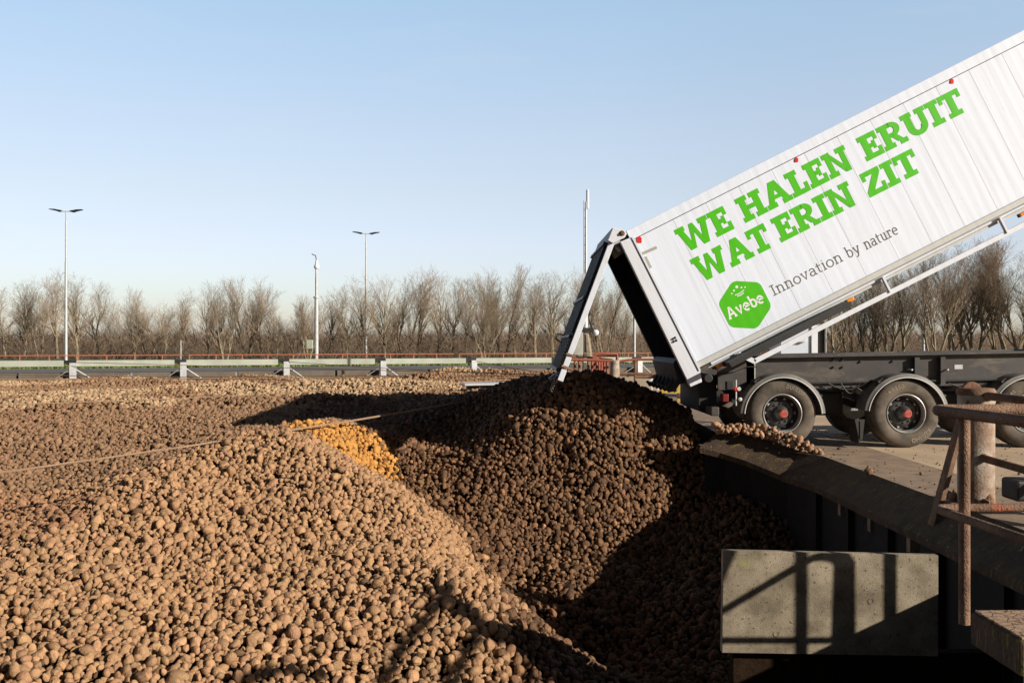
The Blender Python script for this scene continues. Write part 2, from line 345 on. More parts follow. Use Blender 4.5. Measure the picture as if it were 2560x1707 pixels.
gx = np.linspace(-30, 4.3, 230); gy = np.concatenate([np.linspace(2.0, 22, 150), np.linspace(22.15, 50, 120)])
GX, GY = np.meshgrid(gx, gy); GZ = hfun(GX, GY)
GZ = np.clip(GZ, -3.5, 1.6)
b = MB(); b.v = list(map(tuple, np.stack([GX, GY, GZ - .085], -1).reshape(-1, 3)))
nx = len(gx)
for j in range(len(gy) - 1):
    for i in range(nx - 1):
        if gy[j] < wall_y(gx[i]) + .2: b.f.append((j * nx + i, j * nx + i + 1, (j + 1) * nx + i + 1, (j + 1) * nx + i))
bed = b.build('pit_floor', M['potbed'], smooth=True); bed['kind'] = 'structure'
# ------------------------------------------------------------------ yard, quay, far ground
XE = 4.5                       # top edge of the quay
b = MB()
b.add([(5.55, -15, 0), (400, -15, 0), (400, 46, 0), (5.55, 46, 0)], [(0, 1, 2, 3)])
o = b.build('yard', M['yard']); o['kind'] = 'structure'
b = MB(); vs = []; 
for (yy, xx) in EDGE: vs += [(xx, yy, .004), (5.56, yy, .004)]
b.add(vs, [(2 * i, 2 * i + 1, 2 * i + 3, 2 * i + 2) for i in range(len(EDGE) - 1)])
o = b.build('quay_strip', M['quay']); o['kind'] = 'structure'
q = empty('pit_wall', (XE, 15, 0), 'dark steel pit wall with a sloping mossy kerb on top', 'wall')
b = MB(); vs = []
KU = [(4.5, 1, .003), (4.5, 9, .003), (4.5, 13.75, .003), (4.32, 14.36, .02), (3.97, 14.70, .13), (3.65, 14.82, .22), (3.25, 14.95, .30)]
KL = [(4.1, 1, -.29), (4.1, 9, -.29), (4.1, 13.0, -.30), (3.93, 13.95, -.29), (3.53, 14.5, -.14), (3.20, 14.75, -.05), (2.90, 14.85, .02)]
for U_, L_ in zip(KU, KL): vs += [U_, L_, (L_[0], L_[1], L_[2] - .08), (U_[0] + .1, U_[1] + .34, min(-.02, L_[2] - .08))]
for i in range(len(KU) - 1):
    for j in range(4): b.f.append((4 * i + j, 4 * i + (j + 1) % 4, 4 * i + 4 + (j + 1) % 4, 4 * i + 4 + j))
b.v = vs; b.f.append((0, 1, 2, 3)); b.build('kerb', M['kerb'], q)
b = MB(); vs = []
for L_ in KL[2:]: vs += [(L_[0] + .1, L_[1] + .12, L_[2] - .085), (L_[0] + .1, L_[1] + .12, -5)]
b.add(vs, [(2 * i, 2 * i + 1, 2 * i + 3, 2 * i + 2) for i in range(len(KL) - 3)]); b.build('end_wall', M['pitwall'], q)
b = MB()
y = 1.0; k = 0
while y < 13.4:
    y2 = y + (.42 if k % 2 else .83); d_ = .36 if k % 2 else .28
    xa_, xb_ = float(xedge(y)), float(xedge(y2))
    b.hexa([(xa_ - d_, y, -5), (xa_ + .3, y, -5), (xb_ + .3, y2, -5), (xb_ - d_, y2, -5), (xa_ - d_, y, -.375), (xa_ + .3, y, -.375), (xb_ + .3, y2, -.375), (xb_ - d_, y2, -.375)])
    y = y2; k += 1
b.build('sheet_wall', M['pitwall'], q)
for yy in (9.9, 11.0, 12.0):
    b = MB(); b.box(4.105, 4.20, yy, yy + .09, -.52, -.374); b.build('bracket', M['quay'], q)
b = MB(); b.box(1.6, 60, 29.0, 45, -4, .002); b.box(-1.3, 1.6, 34.5, 45, -4, .0)
o = b.build('far_apron', M['yard']); o['kind'] = 'structure'
# ground beyond the far wall: road, verge, open ground
def strip(name, mt, a, c, z, x0=-150, x1=150, n=1):
    b = MB(); p = WL + WD * x0; r = WL + WD * x1
    b.add([tuple(p + WN * a + Vector((0, 0, z))), tuple(r + WN * a + Vector((0, 0, z))), tuple(r + WN * c + Vector((0, 0, z))), tuple(p + WN * c + Vector((0, 0, z)))], [(0, 1, 2, 3)])
    o = b.build(name, mt); o['kind'] = 'structure'; return o
strip('road', M['road'], .95, 8.5, .34)
strip('verge', M['ground'], 8.5, 14, .345)
b = MB(); b.add([(-900, 30, .20), (900, 30, .20), (900, 1500, .2), (-900, 1500, .2)], [(0, 1, 2, 3)])
# keep the far field out of the pit: start behind the wall line
p = WL + WD * -150 + WN * 13.9; r = WL + WD * 150 + WN * 13.9
b = MB(); b.add([(p.x, p.y, .25), (r.x, r.y, .25), (1200, 1500, .1), (-1200, 1500, .1)], [(0, 1, 2, 3)])
o = b.build('field', M['ground']); o['kind'] = 'structure'
q = empty('far_pit_wall', WL + WD * 8, 'long low stained concrete wall at the far side of the pit', 'wall')
b = MB()
for k in range(-14, 22):
    a = WL + WD * (k * 2.1 + .1) + WN * .25; c = WL + WD * (k * 2.1 + 2.085) + WN * .25
    b.hexa([a + Vector((0, 0, -3)), c + Vector((0, 0, -3)), c + WN * .7 + Vector((0, 0, -3)), a + WN * .7 + Vector((0, 0, -3)),
            a + Vector((0, 0, .385)), c + Vector((0, 0, .385)), c + WN * .7 + Vector((0, 0, .385)), a + WN * .7 + Vector((0, 0, .385))])
b.build('wall_panel', M['farwall'], q)

# beam rail on posts along the far wall
q = empty('beam_rail', WL, 'grey-green steel beam rail on short posts along the far pit wall', 'guard rail')
step = (WR - WL).length / 4
for k in range(-2, 8):
    p = WL + WD * (k * step)
    b = MB(); a = p + WD * -.03; c = p + WD * (step - .35)
    off = WN * -.02
    z0, z1 = .66, .90
    b.hexa([a + off + Vector((0, 0, z0)), c + off + Vector((0, 0, z0)), c + off + WN * .14 + Vector((0, 0, z0)), a + off + WN * .14 + Vector((0, 0, z0)),
            a + off + Vector((0, 0, z1)), c + off + Vector((0, 0, z1)), c + off + WN * .14 + Vector((0, 0, z1)), a + off + WN * .14 + Vector((0, 0, z1))])
    b.build('beam', M['beam'], q)
    b = MB()
    # dark joint bracket reaching left of the post
    b.hexa([p + WD * -.42 + WN * .0 + Vector((0, 0, .80)), p + WD * .12 + WN * -.1 + Vector((0, 0, .64)), p + WD * .12 + WN * .12 + Vector((0, 0, .64)), p + WD * -.42 + WN * .1 + Vector((0, 0, .80)),
            p + WD * -.42 + WN * .0 + Vector((0, 0, .905)), p + WD * .12 + WN * -.1 + Vector((0, 0, .905)), p + WD * .12 + WN * .12 + Vector((0, 0, .905)), p + WD * -.42 + WN * .1 + Vector((0, 0, .905))])
    b.build('joint_bracket', M['darksteel'], q)
    b = MB(); b.bar(p + WN * -.12 + Vector((0, 0, -.6)), p + WN * -.12 + Vector((0, 0, .80)), .16, .25, up=WD); b.build('post', M['galv'], q)
    for sgn in (-1, 1):
        b = MB(); b.bar(p + WN * -.14 + WD * .1 * sgn + Vector((0, 0, .55)), p + WN * -.14 + WD * .78 * sgn + WN * .25 + Vector((0, 0, .08)), .028, .028); b.build('brace', M['galv'], q)

# grass verge, blades
b = MB(); rr = random.Random(3)
for i in range(15000):
    t = rr.uniform(-14, 46); n_ = rr.uniform(8.6, 13.9); p = WL + WD * t + WN * n_ + Vector((0, 0, .345))
    if math.sin(t * 1.7) + math.sin(n_ * 3 + t * .6) + rr.uniform(-1, 1) < -1.1: continue
    h_ = rr.uniform(.05, .2); a = rr.uniform(0, 2 * PI); d = Vector((math.cos(a), math.sin(a), 0)) * .05
    b.add([p - d, p + d, p + Vector((rr.uniform(-.06, .06), rr.uniform(-.06, .06), h_))], [(0, 1, 2)])
tag(b.build('grass', M['grass']), kind='stuff')

# orange handrail beyond the road
q = empty('handrail', WL + WN * 18.5, 'thin orange handrail with evenly spaced posts beyond the grass verge', 'handrail')
R0 = WL + WN * 17.5; segs = []
b = MB(); zt = .86
for k in range(-10, 42):
    a = R0 + WD * (k * 1.5); 
    if k in (2, 13, 24): continue_gap = .35
    else: continue_gap = 0
    b.tube([a + Vector((0, 0, zt)), a + WD * (1.5 - continue_gap) + Vector((0, 0, zt))], .035, n=6)
b.build('rail', M['orangerail'], q)
for k in range(-10, 42):
    a = R0 + WD * (k * 1.5); b = MB(); b.bar(a + Vector((0, 0, .2)), a + Vector((0, 0, zt)), .06, .06, up=WD); b.build('post', M['orangerail'], q)

# ------------------------------------------------------------------ lamp posts, masts
def lamp(px, topy, Y, label, arms=True, thick=.75):
    base = P(px, 900, Y); base.z = .2; top = P(px, topy, Y).z
    r = empty('street_lamp', base, label, 'lamp post', 'tall lamp posts beyond the pit')
    hh = top - base.z
    b = MB(); B = Vector(base)
    s1, s2 = B + Vector((0, 0, hh * .66)), B + Vector((0, 0, hh * .93))
    b.tube([B, B + Vector((0, 0, hh * .35)), s1], [.14 * thick, .125 * thick, .11 * thick], n=12)
    b.tube([s1, s2], [.085 * thick, .075 * thick], n=12); b.tube([s2, B + Vector((0, 0, hh))], [.045, .04], n=8)
    b.build('pole', M['galv'], r, smooth=True)
    if arms:
        for sgn in (-1, 1):
            b = MB(); t = B + Vector((0, 0, hh - .05))
            b.tube([t, t + Vector((.35 * sgn, 0, .0)), t + Vector((.5 * sgn, 0, .05))], .03, n=6); b.build('arm', M['galv'], r, smooth=True)
            b = MB(); e = t + Vector((.32 * sgn, 0, .0)); 
            pr = [(0, -.03), (.18, -.07), (.45, .02), (.85, .10), (.85, .14), (.45, .13), (.2, .08), (0, .05)]
            pl = [(e.x + sgn * a, e.z + c + (.04 if sgn < 0 else 0)) for a, c in pr]
            if sgn < 0: pl = pl[::-1]
            b.prism(pl, e.y - .16, e.y + .16); b.build('lamp_head', M['darksteel'], r, bevel=.02)
    return r
lamp(165, 527, 68, 'tall grey lamp post with two dark lamp heads, leftmost one above the bare trees')
lamp(915, 583, 83, 'tall grey lamp post with two dark lamp heads, right of the camera mast')
lamp(1586, 600, 72, 'grey lamp post seen through the gap between open tailgate and cargo box')
lamp(2309, 560, 74, 'slim pale lamp post rising behind the trailer between bare trees', thick=.7)
# camera mast
B = P(791, 900, 62); B.z = .2; r = empty('camera_mast', B, 'stepped white mast with a dome camera on top and a grey box at its foot', 'camera mast')
top = P(791, 672, 62).z
b = MB(); b.tube([B, Vector((B.x, B.y, 4.5))], [.135, .125], n=12); b.tube([Vector((B.x, B.y, 4.5)), Vector((B.x, B.y, 5.8))], .085, n=12); b.tube([Vector((B.x, B.y, 5.8)), Vector((B.x, B.y, top))], [.075, .07], n=12)
b.lathe([(.0, 4.45), (.20, 4.45), (.20, 4.55), (.0, 4.55)], (B.x, B.y, 0), 'Z', 16)
b.build('pole', M['galv'], r, smooth=True)
b = MB(); b.lathe([(.0, 0), (.14, .03), (.18, .12), (.16, .22), (.10, .34), (.08, .55), (.0, .6)], (B.x + .02, B.y, top - .02), 'Z', 16); b.build('dome_camera', M['whiteflat'], r, smooth=True)
b = MB(); b.tube([(B.x, B.y, top + .5), (B.x - .05, B.y, top + .85), (B.x - .3, B.y, top + .95)], .03, n=6); b.build('antenna', M['darksteel'], r)
b = MB(); b.box(B.x - .62, B.x - .2, B.y - .2, B.y + .15, 1.18, 1.76); b.build('control_box', M['beam'], r, bevel=.03)
b = MB(); b.tube([(B.x - .42, B.y, B.z - .2), (B.x - .42, B.y, 1.2)], .035, n=6); b.build('cable_duct', M['grass'], r)
# thin rod by second rail post
B = P(452, 905, 60); B.z = .2; b = MB(); b.tube([B, B + Vector((0, 0, 1.55))], .03, n=6); tag(b.build('marker_rod', M['galv'], origin=B), 'thin pale upright rod behind the second beam rail post from the left', 'rod')
# antenna mast with concrete foot
Y = 36.0; B = P(1463, 925, Y); B.z = 0; r = empty('antenna_mast', B, 'tall thin antenna mast rising behind the open tailgate, tapered concrete foot', 'antenna mast')
m_ = F / Y
zf = P(0, 848, Y).z; zp = P(0, 700, Y).z; zq = P(0, 515, Y).z; zt = P(0, 475, Y).z
b = MB(); b.tube([(B.x, B.y, zf - .5), (B.x, B.y, P(0, 780, Y).z)], .105, n=12); b.tube([(B.x, B.y, P(0, 780, Y).z), (B.x, B.y, zp)], .055, n=10)
b.tube([(B.x + .03, B.y, zp), (B.x + .03, B.y, P(0, 505, Y).z)], [.05, .04], n=8)
for k in range(9):
    z = zp + k * .33; b.tube([(B.x - .07, B.y, z), (B.x + .07, B.y, z)], .012, n=4)
b.tube([(B.x - .05, B.y, zp - .4), (B.x - .05, B.y, zq + .2)], .018, n=6)
b.build('mast', M['galv'], r, smooth=True)
b = MB(); b.tube([(B.x + .09, B.y, zq - .1), (B.x + .09, B.y, zt)], .055, n=10); b.build('aerial', M['whiteflat'], r, smooth=True)
b = MB(); b.box(B.x - .12, B.x + .05, B.y - .1, B.y + .1, P(0, 702, Y).z, P(0, 688, Y).z + .05); b.build('junction_box', M['galv'], r)
zz = P(0, 828, Y).z
for sgn in (-1, 1):
    b = MB(); b.hexa([(B.x + sgn * .12 - .04, B.y - .2, -.2), (B.x + sgn * .42 - .04, B.y - .2, -.2), (B.x + sgn * .42 + .04, B.y + .2, -.2), (B.x + sgn * .12 + .04, B.y + .2, -.2),
                      (B.x + sgn * .06 - .05, B.y - .13, zz - .1), (B.x + sgn * .13 - .05, B.y - .13, zz - .1), (B.x + sgn * .13 + .05, B.y + .13, zz - .1), (B.x + sgn * .06 + .05, B.y + .13, zz - .1)])
    b.build('concrete_foot', M['concrete'], r, bevel=.01)
b = MB(); b.box(B.x - .32, B.x + .32, B.y - .2, B.y + .2, zz - .02, zz + .13); b.build('floodlight', M['darksteel'], r, bevel=.02)
b = MB(); b.lathe([(0, 0), (.07, .02), (.11, .05)], (B.x + .40, B.y - .1, zz - .05), 'Y', 20); b.build('dish', M['whiteflat'], r, smooth=True)
B2 = P(1447, 880, 33); b = MB(); b.box(B2.x - .17, B2.x + .14, 32.9, 33.3, B2.z - .1, B2.z + .68); 
tag(b.build('switch_cabinet', M['palecon'], origin=(B2.x, 33, 0), bevel=.01), 'small pale switch cabinet left of the antenna mast foot', 'cabinet')
b = None

# far platform: red and rusty railings seen under the raised box
Y = 30.0; m_ = F / Y
def XZ(px, py, Y=30.0): return P(px, py, Y)
r = empty('platform_railing', (2.0, 30, 0), 'rust red railing with many upright bars behind the potato heap peak', 'railing')
b = MB(); b.tube([XZ(1416, 899), XZ(1480, 900), XZ(1535, 902)], .045, n=8)
b.build('top_rail', M['redpaint'], r, smooth=True)
b = MB(); b.tube([XZ(1416, 893, 32), XZ(1470, 893, 32), XZ(1530, 899, 31)], .035, n=6); b.build('rear_rail', M['darksteel'], r, smooth=True)
for px in (1420, 1437, 1448, 1471, 1480, 1492, 1504, 1511, 1518):
    b = MB(); t = XZ(px, 900, 30.3); b.tube([t, (t.x, t.y, -.1)], .04, n=7); b.build('upright', M['redpaint'], r)
r = empty('access_gate', (2.4, 31, 0), 'worn salmon red hoop handrail above the rusty uprights', 'handrail')
Yg = 31.5
b = MB(); b.bar(XZ(1486, 886, Yg), XZ(1486, 940, Yg), .12, .1, up=(0, 1, 0)); b.build('post', M['redpaint'], r)
b = MB(); b.tube([XZ(1486, 886, Yg), XZ(1505, 884.5, Yg), XZ(1542, 885, Yg), XZ(1543, 900, Yg)], .06, n=8); b.tube([XZ(1486, 889, Yg + .6), XZ(1530, 887, Yg + .6), XZ(1542, 887, Yg)], .05, n=8)
b.tube([XZ(1488, 894, Yg), XZ(1496, 897, Yg), XZ(1498, 906, Yg), XZ(1498, 940, Yg)], .05, n=8); b.build('hoop', M['redpaint'], r, smooth=True)
b = MB(); t = XZ(1537, 903, 29.5); b.tube([(t.x, t.y, -.2), (t.x, t.y, t.z), (t.x, t.y, t.z + .02)], [.19, .135, .10], n=16)
tag(b.build('bollard', M['pipe'], smooth=True, origin=(t.x, t.y, 0)), 'stout tapered rusty bollard on the far platform right of the railing bars', 'bollard')
r = empty('side_railing', (4, 30.5, 0), 'rusty two rail fence between far bollard and raised cargo box', 'railing')
b = MB(); b.tube([XZ(1549, 903.5), XZ(1570, 900), XZ(1600, 898.5), XZ(1668, 898)], .042, n=8); b.build('top_rail', M['redpaint'], r, smooth=True)
b = MB(); b.tube([XZ(1549, 934), XZ(1680, 936)], .05, n=8); b.tube([XZ(1590, 941.5), XZ(1690, 943)], .05, n=8); b.build('lower_rail', M['rust'], r, smooth=True)
for px in (1588, 1660):
    b = MB(); t = XZ(px, 899); b.tube([t, (t.x, t.y, 0)], .045, n=8); b.build('post', M['rust'], r)
# leaning white rod
b = MB(); b.tube([P(1637, 905, 28), P(1649, 952, 28)], .045, n=8); o = tag(b.build('leaning_post', M['whiteflat'], smooth=True, origin=(4.2, 28, 0)), 'white post leaning below the far lower edge of the cargo box', 'post')
# pale steel frames in the distance right
r = empty('loading_frame', P(1680, 980, 26), 'yellow steel frame with slotted beam under the rear of the cargo box', 'steel frame')
Yf = 26.0
b = MB(); b.bar(P(1652, 974, Yf), P(1748, 974, Yf), .12, .19); b.build('beam', M['yellow'], r, bevel=.01)
for px in (1682, 1711, 1742):
    b = MB(); c = P(px, 976, Yf - .07)
    b.bar(c + Vector((-.07, 0, 0)), c + Vector((.07, 0, 0)), .02, .045); b.tube([c + Vector((.07, 0, -.03)), c + Vector((.11, 0, .0)), c + Vector((.07, 0, .04))], .02, n=6); b.build('slot', M['darksteel'], r)
for px in (1656, 1668, 1677, 1700, 1712, 1728, 1745):
    b = MB(); b.bar(P(px, 970, Yf + .3), P(px, 948, Yf + .3), .07, .06, up=(0, 1, 0)); b.build('upright', M['yellow'], r)
b = MB(); b.bar(P(1655, 949, Yf + .3), P(1748, 947, Yf + .3), .06, .06); b.bar(P(1697, 983, Yf + .2), P(1697, 1012, Yf + .2), .1, .1, up=(0, 1, 0)); b.build('top_bar', M['yellow'], r)
b = MB(); b.bar(P(1625, 950, 27.5), P(1660, 950, 27.5), .06, .05); b.bar(P(1620, 958, 27.5), P(1660, 958, 27.5), .06, .05)
for px in (1630, 1645): b.bar(P(px, 946, 27.5), P(px, 975, 27.5), .04, .05, up=(0, 1, 0))
tag(b.build('white_rack', M['whiteflat'], origin=P(1640, 990, 27.5)), 'low white rack left of the yellow steel frame', 'rack')
b = MB(); b.bar(P(1700, 989, 24), P(1755, 990, 24), .5, .05); tag(b.build('steel_plate', M['palecon'], origin=P(1725, 992, 24)), 'flat pale steel plate lying below the yellow frame', 'plate')

# hopper edge: thin steel deck over pale panels
Yh = 25.5; r = empty('hopper_deck', P(1250, 985, Yh), 'low steel deck with pale panels standing out of the potatoes left of the tailgate', 'deck')
b = MB(); b.bar(P(1156, 960, Yh), P(1352, 956, Yh + .5), .7, .055); b.build('deck_plate', M['galv'], r)
b = MB(); b.bar(P(1166, 978, Yh + .1), P(1196, 978, Yh + .1), .1, .36); b.build('panel', M['palecon'], r)
b = MB(); b.bar(P(1202, 982, Yh + .1), P(1300, 980, Yh + .4), .1, .30); b.build('panel', M['palecon'], r)
b = MB(); b.bar(P(1190, 966, Yh + .05), P(1192, 1010, Yh + .05), .16, .1, up=(0, 1, 0)); b.build('column', M['darksteel'], r)
b = MB(); b.bar(P(1168, 965.5, Yh + .05), P(1350, 962, Yh + .5), .3, .06); b.build('girder', M['darksteel'], r)

# weather cabinet / kiosk behind the trailer
Yk = 27.0; z1 = P(0, 815, Yk).z; x0 = P(1952, 0, Yk).x; x1 = P(2043, 0, Yk).x; x2 = P(2066, 0, Yk).x
r = empty('kiosk', (x0, Yk, 0), 'pale blue and white service cabinet with an orange beacon behind the trailer', 'kiosk')
b = MB(); b.box(x0, x1 - .18, Yk, Yk + 1.2, 0, z1); b.build('cabinet', M['cabinet'], r, bevel=.01)
b = MB(); b.box(x1 - .177, x1, Yk - .05, Yk + 1.2, 0, z1 + .06); b.build('door_frame', M['whiteflat'], r, bevel=.01)
b = MB(); b.box(P(1992, 0, Yk).x, P(2012, 0, Yk).x, Yk - .12, Yk - .003, P(0, 855, Yk).z, P(0, 843, Yk).z); b.build('hatch_box', M['cabinet'], r, bevel=.01)
b = MB(); b.box(x1 - .5, x1 + .15, Yk - .1, Yk + 1.3, z1 + .062, z1 + .12); b.build('roof', M['darksteel'], r)
b = MB(); b.tube([(P(2028, 0, Yk).x, Yk + .3, z1), (P(2028, 0, Yk).x, Yk + .3, P(0, 792, Yk).z)], .055, n=10); b.build('vent_pipe', M['whiteflat'], r, smooth=True)
bx = P(2047, 0, Yk).x; b = MB(); b.lathe([(.085, 0), (.085, .10), (.07, .13)], (bx, Yk + .2, z1 + .12), 'Z', 16); b.lathe([(.07, .13), (.07, .25), (.03, .3), (0, .3)], (bx, Yk + .2, z1 + .12), 'Z', 16); b.build('beacon', M['orange'], r, smooth=True)
b = MB(); b.tube([(x1 + .15, Yk + .2, 0), (x1 + .15, Yk + .2, z1)], .13, n=16); b.build('column', M['darksteel'], r, smooth=True)
b = MB(); b.box(x1 + .24, x2, Yk - .02, Yk + .12, 0, z1 - .02); b.build('info_pillar', M['palecon'], r)
b = MB(); b.box(x1 + .245, x2 - .005, Yk - .026, Yk - .022, P(0, 853, Yk).z, P(0, 845, Yk).z); b.build('blue_sticker', mat('blue_sticker', (.06, .25, .6)), r)
b = MB(); b.box(x1 + .245, x2 - .005, Yk - .026, Yk - .022, P(0, 857, Yk).z, P(0, 853.5, Yk).z); b.build('orange_sticker', M['orange'], r)

# ------------------------------------------------------------------ ropes over the pit
def rope(pts, rad, label, mt, n=8, sag=.0, twist=False):
    pts = [Vector(p) for p in pts]; fine = []
    for i in range(len(pts) - 1):
        for k in range(12): fine.append(pts[i].lerp(pts[i + 1], k / 12))
    fine.append(pts[-1])
    if sag:
        n_ = len(fine) - 1
        for i, p in enumerate(fine): p.z -= sag * 4 * (i / n_) * (1 - i / n_)
    b = MB()
    if twist:
        L = (fine[-1] - fine[0]).length; d = (fine[-1] - fine[0]).normalized(); a = d.cross(Vector((0, 0, 1))).normalized(); c = a.cross(d); N_ = int(L / .028)
        for s_ in range(3):
            pp = []
            for i in range(N_ + 1):
                t = i / N_; f = t * (len(fine) - 1); j = min(int(f), len(fine) - 2); q_ = fine[j].lerp(fine[j + 1], f - j)
                ang = 2 * PI * (t * L / .12 + s_ / 3); pp.append(q_ + (a * math.cos(ang) + c * math.sin(ang)) * rad * .5)
            b.tube(pp, rad * .62, n=5)
    else: b.tube(fine, rad, n=n)
    return tag(b.build('steel_rope', mt, smooth=True, origin=pts[0]), label, 'rope', 'steel ropes stretched over the potato pit')
rope([P(-260, 1218, 12.0), P(450, 1118, 13.9), P(900, 1048, 16.6), P(1163, 1003, 18.9)], .017, 'thick twisted steel rope nearest the camera, stretched over the left potatoes', M['rope'], twist=True)
rope([P(-300, 1024, 20.5), P(450, 996, 23.5), P(900, 972, 26.5), P(1354, 944, 29.5)], .013, 'second steel rope counted from the nearest one, above pale potatoes', M['rope'])
rope([P(-300, 980, 27), P(900, 956, 31), P(1354, 941, 31)], .014, 'third steel rope from the camera, thin line across the far potatoes', M['rope'])
rope([P(-300, 950, 33), P(300, 947, 34), P(900, 944, 34), P(1354, 938, 32)], .02, 'dark steel rope running just below the beam rail posts', M['rope'])
rope([P(-300, 934, 36), P(450, 942, 36), P(1354, 938, 33)], .014, 'thin dark cable sagging in front of the far concrete wall', M['wire'])
rope([P(193, 906, 38.2), P(700, 919, 38.5), P(1354, 936, 34)], .012, 'thin cable running down from the leftmost visible post', M['wire'])
rope([P(712, 904, 41.2), P(1000, 923, 39.5), P(1354, 937, 35)], .012, 'thin cable running down from the middle beam rail post', M['wire'])
rope([P(1190, 903, 43.2), P(1290, 922, 40), P(1356, 932, 36)], .012, 'short thin cable running down from the post nearest the tailgate', M['wire'])

# ------------------------------------------------------------------ the trailer
D = 14.94; SC = F / D
TW = 2.5
ca, sa = math.cos(BR), math.sin(BR)
def wpx(px, py): return ((px - CX) / SC, H - (py - CY) / SC)
O0 = wpx(1565, 578)
def BU(u, v, y=0.0):     # u, v in photograph pixels along / down the box side, y metres behind the near side
    return Vector((O0[0] + (u * ca + v * sa) / SC, D + y, O0[1] + (u * sa - v * ca) / SC))
def uv(px, py):
    dx, dy = px - 1565, py - 578
    return dx * ca - dy * sa, dx * sa + dy * ca
def z7(x, y): return uv(1600 + x / 1.8667, 60 + y / 1.8667)
def z3(x, y): return uv(1280 + x / 3.267, 480 + y / 3.267)
def z4(x, y): return uv(1920 + x / 3.267, 480 + y / 3.267)
def bbox(b, u0, u1, v0, v1, y0, y1):
    return b.hexa([BU(u0, v1, y0), BU(u1, v1, y0), BU(u1, v1, y1), BU(u0, v1, y1), BU(u0, v0, y0), BU(u1, v0, y0), BU(u1, v0, y1), BU(u0, v0, y1)])
tr = empty('tipping_trailer', (6.0, D + 1.25, 0), 'white tipping trailer raised to unload, green slab lettering on its side', 'trailer')
UL = 1200; VB = 392
# cargo box
b = MB()
bbox(b, 7, UL, 27, 372, 0, .05)                # near side panel
bbox(b, 0, UL, 0, 26, -.012, .06)               # top rail
box = b.build('cargo_box', M['white'], tr, bevel=.006)
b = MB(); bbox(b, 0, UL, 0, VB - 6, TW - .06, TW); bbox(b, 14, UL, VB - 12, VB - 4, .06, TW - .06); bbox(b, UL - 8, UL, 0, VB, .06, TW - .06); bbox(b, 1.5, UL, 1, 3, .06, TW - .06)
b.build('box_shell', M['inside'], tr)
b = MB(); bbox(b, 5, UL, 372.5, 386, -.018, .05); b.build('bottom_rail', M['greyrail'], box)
b = MB(); b.tube([BU(40, 391, -.012), BU(UL, 391, -.012)], .026, n=10); b.build('rail_pipe', M['whiteflat'], box, smooth=True)
b = MB(); bbox(b, 30, UL, 396, 402, .0, .12); b.build('lower_channel', M['greyrail'], box)
# rear post: angled white column
b = MB()
pr = [(z3(882, 408)), (z3(972, 372)), (z3(1535, 1465)), (z3(1548, 1550)), (z3(1455, 1590))]
b.prism([(u, -v) for u, v in pr][::-1], -.035, .09, fr=lambda a, y, c: BU(a, -c, y))
b.build('rear_post', M['whiteflat'], box, bevel=.006)
b = MB(); u1, v1 = z3(975, 372); u2, v2 = z3(1525, 1460)
b.bar(BU(u1 + 2, v1, -.04), BU(u2 + 2, v2, -.04), .03, .022, up=(0, 1, 0)); b.build('post_edge', M['whiteflat'], box)
# far rear post + header inside + sill
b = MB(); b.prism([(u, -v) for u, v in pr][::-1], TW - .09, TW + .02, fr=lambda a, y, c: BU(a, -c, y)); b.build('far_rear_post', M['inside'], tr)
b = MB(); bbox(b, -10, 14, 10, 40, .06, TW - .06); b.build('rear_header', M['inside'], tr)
for k in range(3):
    b = MB(); bbox(b, 60 + k * 40, 66 + k * 40, 30, VB - 12, TW - .10, TW - .062); b.build('wall_rib', M['gatedark'], tr)
b = MB(); bbox(b, 46, 54, 45, VB - 45, TW - .16, TW - .101); b.build('wall_strip', mat('lit_strip', (.10, .10, .13), .5), tr)  # lighter tone paints a lit stripe on the far inner wall
b = MB(); bbox(b, 16, 120, 180, 183, TW - .12, TW - .101); bbox(b, 16, 120, 262, 265, TW - .12, TW - .101); b.build('wall_seam', M['gatedark'], tr)
# chute under the rear and dark hooks
b = MB(); b.prism([(u, -v) for u, v in [z3(1330, 1400), z3(1360, 1360), z3(1440, 1560), z3(1380, 1575)]][::-1], .15, TW - .1, fr=lambda a, y, c: BU(a, -c, y)); b.build('chute', M['black'], tr)
for k in range(6):
    y = .2 + k * .42; base = BU(*z3(1400, 1545), y)
    b = MB(); b.tube([base + Vector((.02, 0, .08)), base + Vector((-.06, 0, -.02)), base + Vector((-.12, 0, -.13)), base + Vector((-.19, 0, -.15)), base + Vector((-.25, 0, -.09))], [.055, .05, .045, .04, .02], n=8)
    b.build('hook', M['darksteel'], tr, smooth=True)
# panel seams and scuffs as thin raised beads
k = 0
u = 118
while u < 1180:
    b = MB(); bbox(b, u, u + .5, 27.5, 372, -.0016, .002); b.build('panel_seam', M['greyrail'], box); u += 92
b = MB(); bbox(b, 20, UL, 26.2, 27.6, -.006, .002); bbox(b, 20, UL, 386.4, 387.3, -.008, .01); b.build('rail_seam', M['darksteel'], box)
